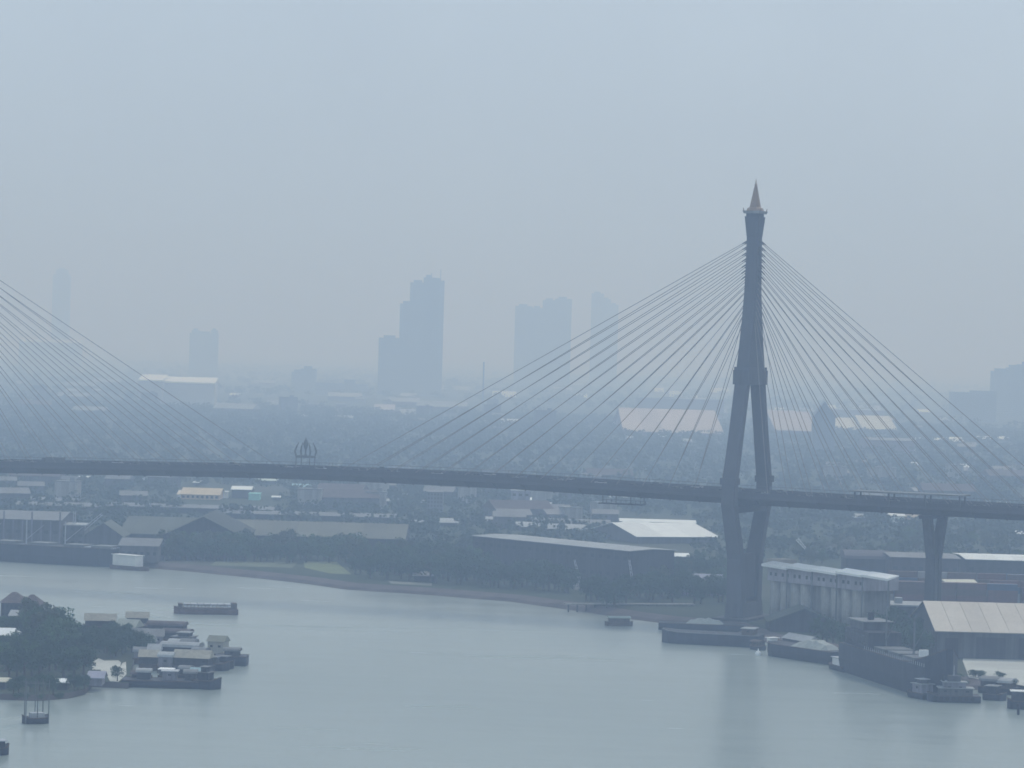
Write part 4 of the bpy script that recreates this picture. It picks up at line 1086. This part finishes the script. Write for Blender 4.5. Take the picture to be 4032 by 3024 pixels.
# moored houseboats and barges off the wooded point
hb = 'boats and houseboats rafted up off the wooded point'
HBts = [
 ('houseboat', 'dark houseboat with long beige roof, farthest left in the raft behind the trees', 322, 2500, 462, 2503, 9, 3.0, dark_h, 'none', [(.08, .92, .1, .9, 5.0, dark_w, raft_beige, 'gable')]),
 ('houseboat', 'houseboat with a bright beige roof, top row second from the left', 492, 2482, 585, 2484, 8, 2.4, dark_h, 'none', [(.05, .95, .1, .9, 4.4, dark_w, raft_beige, 'gable')]),
 ('houseboat', 'houseboat with grey green sloping roof in front of the bright beige one', 452, 2520, 528, 2524, 9, 2.0, wood_h, 'none', [(.02, .98, .05, .9, 4.6, grey_w, mat('greygreen_roof', (0.36, 0.38, 0.33), .8, .2, .3), 'gable')]),
 ('river_barge', 'long brown roofed barge on the far side of the raft', 575, 2506, 735, 2512, 8, 1.9, dark_h, 'b', [(.02, .9, .1, .9, 4.0, dark_w, brown_r, 'arch')]),
 ('river_barge', 'grey brown covered barge in the second row of the raft', 600, 2532, 745, 2538, 8, 1.8, wood_h, 'b', [(.25, .95, .1, .9, 3.6, dark_w, brown_r, 'arch')]),
 ('river_barge', 'barge with a stained grey tarpaulin in the second row near the trees', 560, 2560, 660, 2562, 9, 1.8, wood_h, 'none', [(.05, .8, .1, .9, 4.6, lilac_w, grey_r, 'gable')]),
 ('river_barge', 'short barge with stacked grey roofs in the third row right', 668, 2560, 752, 2564, 8, 2.0, wood_h, 'none', [(.05, .95, .1, .9, 4.4, lilac_w, grey_r, 'flat'), (.3, .8, .2, .8, 5.8, grey_w, lgrey_r, 'flat')]),
 ('houseboat', 'pale patched houseboat in the middle of the raft beside the trees', 522, 2585, 600, 2588, 9, 1.9, wood_h, 'none', [(.1, .9, .1, .9, 4.6, lilac_w, lgrey_r, 'gable')]),
 ('river_barge', 'long barge with a light grey roof across the middle of the raft', 620, 2592, 800, 2600, 9, 2.0, dark_h, 'b', [(.05, .85, .1, .9, 3.8, dark_w, lgrey_r, 'arch')]),
 ('tan_wheelhouse_boat', 'boat with a tall tan wheelhouse at the right of the raft', 790, 2600, 905, 2606, 8, 2.2, dark_h, 'b', [(.18, .72, .15, .85, 6.2, mat('tan_cabin', (0.42, 0.4, 0.34), .8, .15, .4), mat('olive_canvas', (0.25, 0.25, 0.19), .9, .2, .4), 'gable')]),
 ('dark_barge', 'dark square sterned barge sticking out farthest right of the raft', 842, 2620, 968, 2624, 8, 3.0, dark_h, 'none', [(.3, .75, .2, .8, 4.6, grey_w, grey_r, 'arch')]),
 ('houseboat', 'houseboat with short beige roof left of the arched cabin', 545, 2640, 618, 2642, 8, 2.0, wood_h, 'none', [(.02, .95, .1, .9, 4.2, dark_w, raft_beige, 'gable')]),
 ('arched_cabin_boat', 'boat with a pale arched cabin front in the front rows of the raft', 618, 2650, 676, 2652, 8, 1.8, wood_h, 'none', [(.05, .95, .1, .9, 5.0, lilac_w, lgrey_r, 'arch')]),
 ('houseboat', 'houseboat with a long beige roof over dark windows at the front of the raft', 676, 2650, 822, 2656, 9, 2.2, dark_h, 'none', [(.02, .95, .1, .9, 4.8, dark_w, raft_beige, 'gable')]),
 ('work_boat', 'dark work boat with pale deck gear between the beige roofs and the tan wheelhouse', 800, 2640, 892, 2644, 7, 2.2, dark_h, 'b', [(.1, .5, .2, .8, 4.0, grey_w, grey_r, 'flat')]),
 ('long_barge', 'long low dark barge lying along the front of the raft', 478, 2706, 790, 2714, 10, 2.1, dark_h, 'none', [(.18, .34, .4, .9, 4.2, dark_w, lgrey_r, 'arch'), (.5, .68, .4, .9, 4.6, lilac_w, pale_steel, 'flat'), (.78, .92, .4, .9, 4.2, grey_w, grey_r, 'arch')]),
 ('tug', 'squat dark tug at the front right corner of the raft', 752, 2712, 848, 2718, 7, 2.6, dark_h, 'b', [(.2, .62, .2, .8, 4.8, dark_w, grey_r, 'flat'), (.28, .5, .28, .72, 6.4, dark_w, grey_r, 'flat')]),
 ('white_roof_launch', 'small launch with a bright white awning in the front rows of the raft', 620, 2678, 680, 2680, 5, 1.4, wood_h, 'none', [(.1, .9, .1, .9, 3.2, dark_w, white, 'flat')]),
 ('white_roof_launch', 'small launch with a dull white awning left of the bright one', 528, 2682, 590, 2684, 5, 1.4, wood_h, 'none', [(.1, .9, .1, .9, 3.0, dark_w, pale_steel, 'flat')]),
 ('sampan', 'small sampan with a humped dark cover between the two top rows of the raft', 540, 2498, 590, 2500, 5, 1.4, wood_h, 'ab', [(.2, .8, .1, .9, 2.8, dark_w, brown_r, 'arch')]),
 ('houseboat', 'grey roofed houseboat wedged left of the brown roofed barges', 512, 2548, 572, 2550, 8, 2.0, wood_h, 'none', [(.05, .95, .1, .9, 4.2, lilac_w, grey_r, 'gable')]),
 ('river_barge', 'flat barge with striped grey covers under the short barge of stacked roofs', 655, 2578, 775, 2583, 8, 1.9, wood_h, 'b', [(.05, .4, .1, .9, 3.7, dark_w, lgrey_r, 'arch'), (.45, .85, .1, .9, 3.9, lilac_w, grey_r, 'arch')]),
 ('work_boat', 'dark work boat tied between the long grey roof and the tan wheelhouse', 742, 2612, 835, 2617, 7, 2.0, dark_h, 'b', [(.1, .6, .15, .85, 4.0, dark_w, grey_r, 'arch')]),
 ('river_barge', 'lilac roofed barge just above the row of beige roofs', 520, 2616, 630, 2619, 8, 1.9, wood_h, 'none', [(.05, .5, .1, .9, 4.0, lilac_w, grey_r, 'arch'), (.55, .95, .1, .9, 4.4, lilac_w, lgrey_r, 'gable')]),
 ('sampan', 'dark sampan lying before the long beige roof at the raft front', 690, 2676, 770, 2680, 6, 1.5, dark_h, 'ab', [(.15, .6, .1, .9, 3.2, dark_w, grey_r, 'arch')]),
 ('work_boat', 'work boat with a teal grey awning beside the squat dark tug', 735, 2694, 812, 2698, 6, 1.8, dark_h, 'b', [(.1, .7, .15, .85, 3.6, dark_w, mat('teal_awning', (0.3, 0.42, 0.44), .8, .1, .4), 'gable')]),
 ('sampan', 'brown sampan at the left end of the raft front by the pale yard', 500, 2694, 575, 2697, 6, 1.5, wood_h, 'ab', [(.2, .75, .1, .9, 3.0, dark_w, brown_r, 'arch')]),
 ('work_boat', 'stubby work boat under the tan wheelhouse at the right of the raft', 850, 2634, 905, 2637, 6, 2.0, dark_h, 'b', [(.1, .6, .2, .8, 3.8, dark_w, grey_r, 'flat')]),
]
for nm, lb, x0, y0, x1, y1, w_, h_, hm, bw, cabs in HBts:
    boat(nm, lb, 'tug' if nm == 'tug' else ('houseboat' if 'house' in nm else 'boat'), W2(x0, y0), W2(x1, y1), w_, h_, hm, bw, .35, cabs, group=hb)
Z1 = 1.6
building('brown_roof_house', 'big brown roofed house at the top left of the wooded point', 'house', 2, 85, 2440, 2374, 2330, 14, 'hip', dark_w, brown_r, z0=Z1, win=(2, 5), group='houses on the wooded point')
building('brown_roof_house', 'second brown roofed house right of the big one on the wooded point', 'house', 82, 150, 2440, 2382, 2340, 12, 'hip', dark_w, brown_r, z0=Z1, win=(2, 4), group='houses on the wooded point')
building('pale_blue_roof_house', 'house with a pale blue grey roof half hidden in the point trees', 'house', 40, 100, 2470, 2425, 2404, 12, 'gable', grey_w, lgrey_r, z0=Z1)
building('white_wall_house', 'small white walled house among the trees at the left edge', 'house', -30, 42, 2560, 2500, 2474, 10, 'gable', grey_w, white, z0=Z1)
building('white_hut', 'tiny white hut beside the small white walled house', 'hut', 50, 68, 2550, 2500, 2486, 5, 'gable', white, white, z0=Z1)
building('shore_cabin', 'bright white roofed cabin on the near shore of the wooded point', 'cabin', 222, 264, 2716, 2700, 2684, 6, 'gable', dark_w, white, z0=Z1)
building('shore_cabin', 'pale roofed cabin at the left edge on the near shore of the point', 'cabin', -30, 19, 2714, 2698, 2674, 8, 'gable', dark_w, cream, z0=Z1)
building('lilac_lean_to', 'low lilac shed on the near side of the pale yard by the raft', 'shed', 350, 400, 2700, 2668, 2645, 8, 'gable', lilac_w, mat('lilac_roof', (0.3, 0.3, 0.37)), z0=Z1)

# ------------------------------------------------------------------ trees
def crown_mesh(seed, n, size, clumps=16, m=leafA, flat=1.0):
    g = np.random.default_rng(seed)
    # clump centres inside a unit-ish dome, leaves near clump surfaces
    cc = []
    while len(cc) < clumps:
        p = g.uniform(-1, 1, 3)
        if np.linalg.norm(p) < 1 and p[2] > -.85: cc.append(p * np.array([.72, .72, .66 * flat]))
    cc = np.array(cc)
    ci = g.integers(0, clumps, n)
    rad = g.uniform(.22, .42, clumps)[ci]
    d = g.normal(size=(n, 3)); d /= np.linalg.norm(d, axis=1)[:, None]
    d[:, 2] = np.where(g.random(n) < .6, np.abs(d[:, 2]), d[:, 2])
    c = cc[ci] + d * (rad * g.uniform(.65, 1.08, n))[:, None]
    nrm = d + g.normal(size=(n, 3)) * .55; nrm /= np.linalg.norm(nrm, axis=1)[:, None]
    a = np.cross(nrm, g.normal(size=(n, 3))); a /= np.linalg.norm(a, axis=1)[:, None]
    b_ = np.cross(nrm, a)
    s = (g.uniform(.6, 1.4, n) * size)[:, None]
    v = np.empty((n, 4, 3))
    v[:, 0] = c - a*s - b_*s*.6; v[:, 1] = c + a*s - b_*s*.6; v[:, 2] = c + a*s*.7 + b_*s*.6; v[:, 3] = c - a*s*.7 + b_*s*.6
    return v
def quads_mesh(name, v, m):
    n = v.shape[0]
    me = bpy.data.meshes.new(name)
    me.vertices.add(n * 4); me.vertices.foreach_set('co', v.reshape(-1).astype(np.float32))
    me.loops.add(n * 4); me.loops.foreach_set('vertex_index', np.arange(n * 4, dtype=np.int32))
    me.polygons.add(n); me.polygons.foreach_set('loop_start', np.arange(0, n * 4, 4, dtype=np.int32))
    me.materials.append(m); me.update(calc_edges=True)
    return me
crowns = [quads_mesh('crown', crown_mesh(20 + i, 1500, .05, 18 + i, None, .8 + .1 * (i % 3)), [leafA, leafB, leafC][i % 3]) for i in range(6)]
def trunk_mesh(seed):
    g = random.Random(seed)
    m = MB().tube((0, 0, -.02), (.02, .01, .35), .045, .03, 6)
    for k in range(5):
        a = g.uniform(0, 6.3); r_ = g.uniform(.2, .38)
        m.tube((.02, .01, .25 + k * .03), (r_ * math.cos(a), r_ * math.sin(a), g.uniform(.5, .75)), .02, .008, 5)
    return m.mesh('trunk', bark)
trunks = [trunk_mesh(i) for i in range(3)]
def tree(p, h_, label, group, wide=1.0, name='broadleaf_tree', ci=None):
    r = ob(name, None, None, p, rng.uniform(0, 6.28))
    tag(r, label, 'tree', group)
    t = ob('trunk', trunks[rng.integers(3)], r); t.scale = (h_, h_, h_)
    c = ob('crown', crowns[rng.integers(6) if ci is None else ci], r, (0, 0, h_ * .54))
    c.scale = (h_ * .48 * wide, h_ * .48 * wide, h_ * .54)
    if h_ < 4:
        c.location = (0, 0, h_ * .4); c.scale = (h_ * .62 * wide, h_ * .62 * wide, h_ * .5)
    return r
ntree = 0
def tzone(x, y):
    if x < 620 and y > 2450:
        return ('behind the brown roofed houses' if y < 2500 and x < 130 else 'above the white walled house' if y < 2550 and x < 200 else 'beside the beige roofed houseboats' if x > 330 else 'behind the shore cabins' if y > 2620 and y < 2700 else 'at the muddy shore' if y >= 2700 else 'in the middle of the grove')
    return ('right of the cargo ship' if x < 900 else 'behind the lawn' if x < 1200 else 'behind the bright lawn' if x < 1400 else 'by the broken white roof line' if x < 1720 else 'at the left end of the dark hall' if x < 2000 else 'before the dark hall' if x < 2300 else
            'behind the jetty' if x < 2600 else 'at the pylon foot' if x < 2950 else 'by the silos' if x < 3300 else 'beside the big dark ship' if x < 3500 and y > 2400 else 'by the forked pier' if x < 3720 and y < 2400 else 'at the tan roof' if y > 2400 else 'beyond the containers')
def trees(n, xs, ybase, hr, label, group, z0=G, wide=1.0, cis=None):
    """ybase: function of x giving (far, near) rows in photo points"""
    global ntree
    for k in range(n):
        x = xs[0] + (xs[1] - xs[0]) * (k + rng.uniform(-.1, 1.1)) / n
        f, nr = ybase(x)
        y = rng.uniform(f, nr)
        hh_ = rng.uniform(*hr); sz = 'tall ' if hh_ > hr[0] + .7 * (hr[1] - hr[0]) else 'short ' if hh_ < hr[0] + .3 * (hr[1] - hr[0]) else ''
        tree(P(x, y, z0), hh_, sz + label + ' ' + tzone(x, y), group, wide * rng.uniform(.9, 1.25), ci=None if cis is None else int(rng.choice(cis)))
        ntree += 1
tp = 'dark green tree on the wooded point'
gp = 'trees of the grove on the wooded point'
trees(10, (100, 270), lambda x: (2478 + (x-100)*.35, 2530 + (x-100)*.4), (10.5, 14), tp, gp, Z1, cis=[0, 2, 3])
trees(9, (130, 340), lambda x: (2560, 2610), (8, 11.5), tp, gp, Z1, cis=[0, 1, 3, 4])
trees(7, (-20, 140), lambda x: (2560, 2610), (6, 8.5), tp, gp, Z1, cis=[0, 1, 3, 4])
trees(16, (-20, 345), lambda x: (2630, 2672), (7.5, 10), tp, gp, Z1, cis=[0, 1, 4])
trees(6, (30, 215), lambda x: (2710, 2745), (4.5, 6.5), tp, gp, Z1, cis=[1, 4])
trees(4, (20, 290), lambda x: (2748, 2756), (2, 3), 'low shrub on the wooded point', gp, Z1, cis=[1, 4])
trees(3, (285, 335), lambda x: (2710, 2730), (4, 6), tp, gp, Z1, cis=[1, 4])
trees(6, (-10, 110), lambda x: (2490, 2505), (6.6, 8.0), tp, gp, Z1, cis=[0, 1])
trees(12, (350, 590), lambda x: (2560, 2590), (6, 8.5), tp, gp, Z1, cis=[1, 4])
trees(10, (290, 500), lambda x: (2505, 2535), (4.5, 7), tp, gp, Z1, cis=[1, 4])
tree(P(462, 2682, Z1), 5.0, 'small round bush standing alone on the pale yard by the raft', None, 1.0, 'round_bush', 1)
tb = 'dark broadleaf tree on the far bank'
gb = 'trees along the far river bank'
trees(38, (620, 1400), lambda x: (2192 + (x-620)*.02, 2208 + (x-620)*.02), (8, 12), tb, gb)
trees(26, (1380, 1950), lambda x: (2215 + (x-1400)*.05, 2240 + (x-1400)*.06), (9, 14), tb, gb)
trees(48, (1400, 2270), lambda x: (2245 + (x-1400)*.07, 2275 + (x-1400)*.075), (8, 13), tb, gb, cis=[1, 4])
trees(26, (640, 1400), lambda x: (2180, 2200), (9, 13), tb, gb)
trees(14, (640, 980), lambda x: (2196, 2206), (10, 14.5), tb, gb)
trees(34, (2300, 2900), lambda x: (2345, 2392), (8, 12), 'dark bank tree', gb, cis=[1, 4])
trees(22, (2480, 2900), lambda x: (2240, 2320), (8, 12), 'dark bank tree', gb)
trees(12, (3220, 3480), lambda x: (2520 + (x-3220)*.15, 2545 + (x-3220)*.15), (7, 11), 'dark quay tree', gb, cis=[1, 4])
trees(14, (3460, 3680), lambda x: (2530, 2600), (9, 14), 'dark quay tree', gb, cis=[1, 4])
trees(12, (3700, 3990), lambda x: (2660, 2705), (2.2, 3.4), 'low quay bush', gb, wide=1.2, cis=[1, 4])
trees(24, (3080, 4060), lambda x: (2140, 2230), (7, 11), 'hazy tree', gb)
print('trees', ntree)
# pale bare heap-like crowns above the silo building
pal = mat('pale_dry_foliage', (0.2, 0.21, 0.17), .95, .4, .5)
crp = quads_mesh('crown', crown_mesh(77, 1200, .05, 14, None, .8), pal)
for x, y, h_ in ((3270, 2200, 9), (3330, 2195, 13), (3370, 2205, 9), (3225, 2205, 7)):
    r = ob('dry_tree', None, None, P(x, y, G)); tag(r, 'pale dry tree in the clump above the stepped white canopy', 'tree', 'pale dry trees above the silo building')
    t = ob('trunk', trunks[0], r); t.scale = (h_,) * 3
    c = ob('crown', crp, r, (0, 0, h_ * .6)); c.scale = (h_ * .5, h_ * .5, h_ * .5)

# woodland that reads as one mass
CLEAR = []                      # open yards round the roofs that stand clear of the trees
for a_, b_, y0_, y1_ in ((2395, 2745, 2035, 2205), (685, 1110, 1915, 2015), (2000, 2180, 1955, 2030)):
    n_, f_ = P((a_ + b_) / 2, y1_, G).y, P((a_ + b_) / 2, y0_, G).y
    CLEAR.append((PD(a_, y0_, n_).x / n_, PD(b_, y0_, n_).x / n_, n_, f_))
def woodland(name, label, n, yr, size, den, seed, dens_scale=600):
    g = np.random.default_rng(seed)
    base = [crown_mesh(100 + i, 46, .16, 7, None, .9) for i in range(5)]
    parts = []
    ph = g.uniform(0, 6.3, 8)
    cnt = 0
    while cnt < n:
        y = math.sqrt(g.uniform(yr[0] ** 2, yr[1] ** 2)); x = g.uniform(-.28, .28) * y
        d = math.sin(x / dens_scale * 3 + ph[0] + y / 900) + math.sin(y / dens_scale * 2.3 + ph[1] - x / 700) + .7 * math.sin((x + y) / 210 + ph[2])
        if d < den(y) + g.normal() * .5: continue
        if y < sp_y(x) + 170: continue
        if any(c0 < x / y < c1 and c2 < y < c3 for c0, c1, c2, c3 in CLEAR): continue
        s = g.uniform(*size)
        v = base[g.integers(5)] * np.array([s, s, s * .75]) + np.array([x, y, G + s * .55])
        parts.append(v); cnt += 1
    v = np.concatenate(parts)
    o = ob(name, quads_mesh(name, v, wood_far)); tag(o, label, 'woodland', None, 'stuff')
shx = np.array([p.x for p in sp]); shy = np.array([p.y for p in sp])
def sp_y(x): return float(np.interp(x, shx, shy))
woodland('far_woodland', 'dark belt of woodland on the plain behind the bridge deck', 7800, (2500, 5000), (6, 10), lambda y: -2.2 if y > 2900 else -.6, 5)
woodland('distant_woodland', 'hazy scattered woodland of the far plain', 3800, (5000, 13000), (9, 16), lambda y: -.4, 9)
woodland('mid_woodland', 'loose scrub and treetops between the halls of the far bank', 4200, (1650, 2520), (4, 7), lambda y: -1.7, 12)

# ------------------------------------------------------------------ the hazy air
hz = bpy.data.materials.new('haze')
hz.use_nodes = True
n = hz.node_tree.nodes
n.clear()
oo = n.new('ShaderNodeOutputMaterial'); pv = n.new('ShaderNodeVolumePrincipled')
pv.inputs['Color'].default_value = (*HAZE_COLOR, 1)
pv.inputs['Absorption Color'].default_value = (1, 1, 1, 1)
pv.inputs['Density'].default_value = HAZE_DENSITY
pv.inputs['Anisotropy'].default_value = 0.2
hz.node_tree.links.new(pv.outputs['Volume'], oo.inputs['Volume'])
tag(MB().box(-41000, 41000, -3100, 71000, -2, 380).build('haze', hz), kind='stuff')
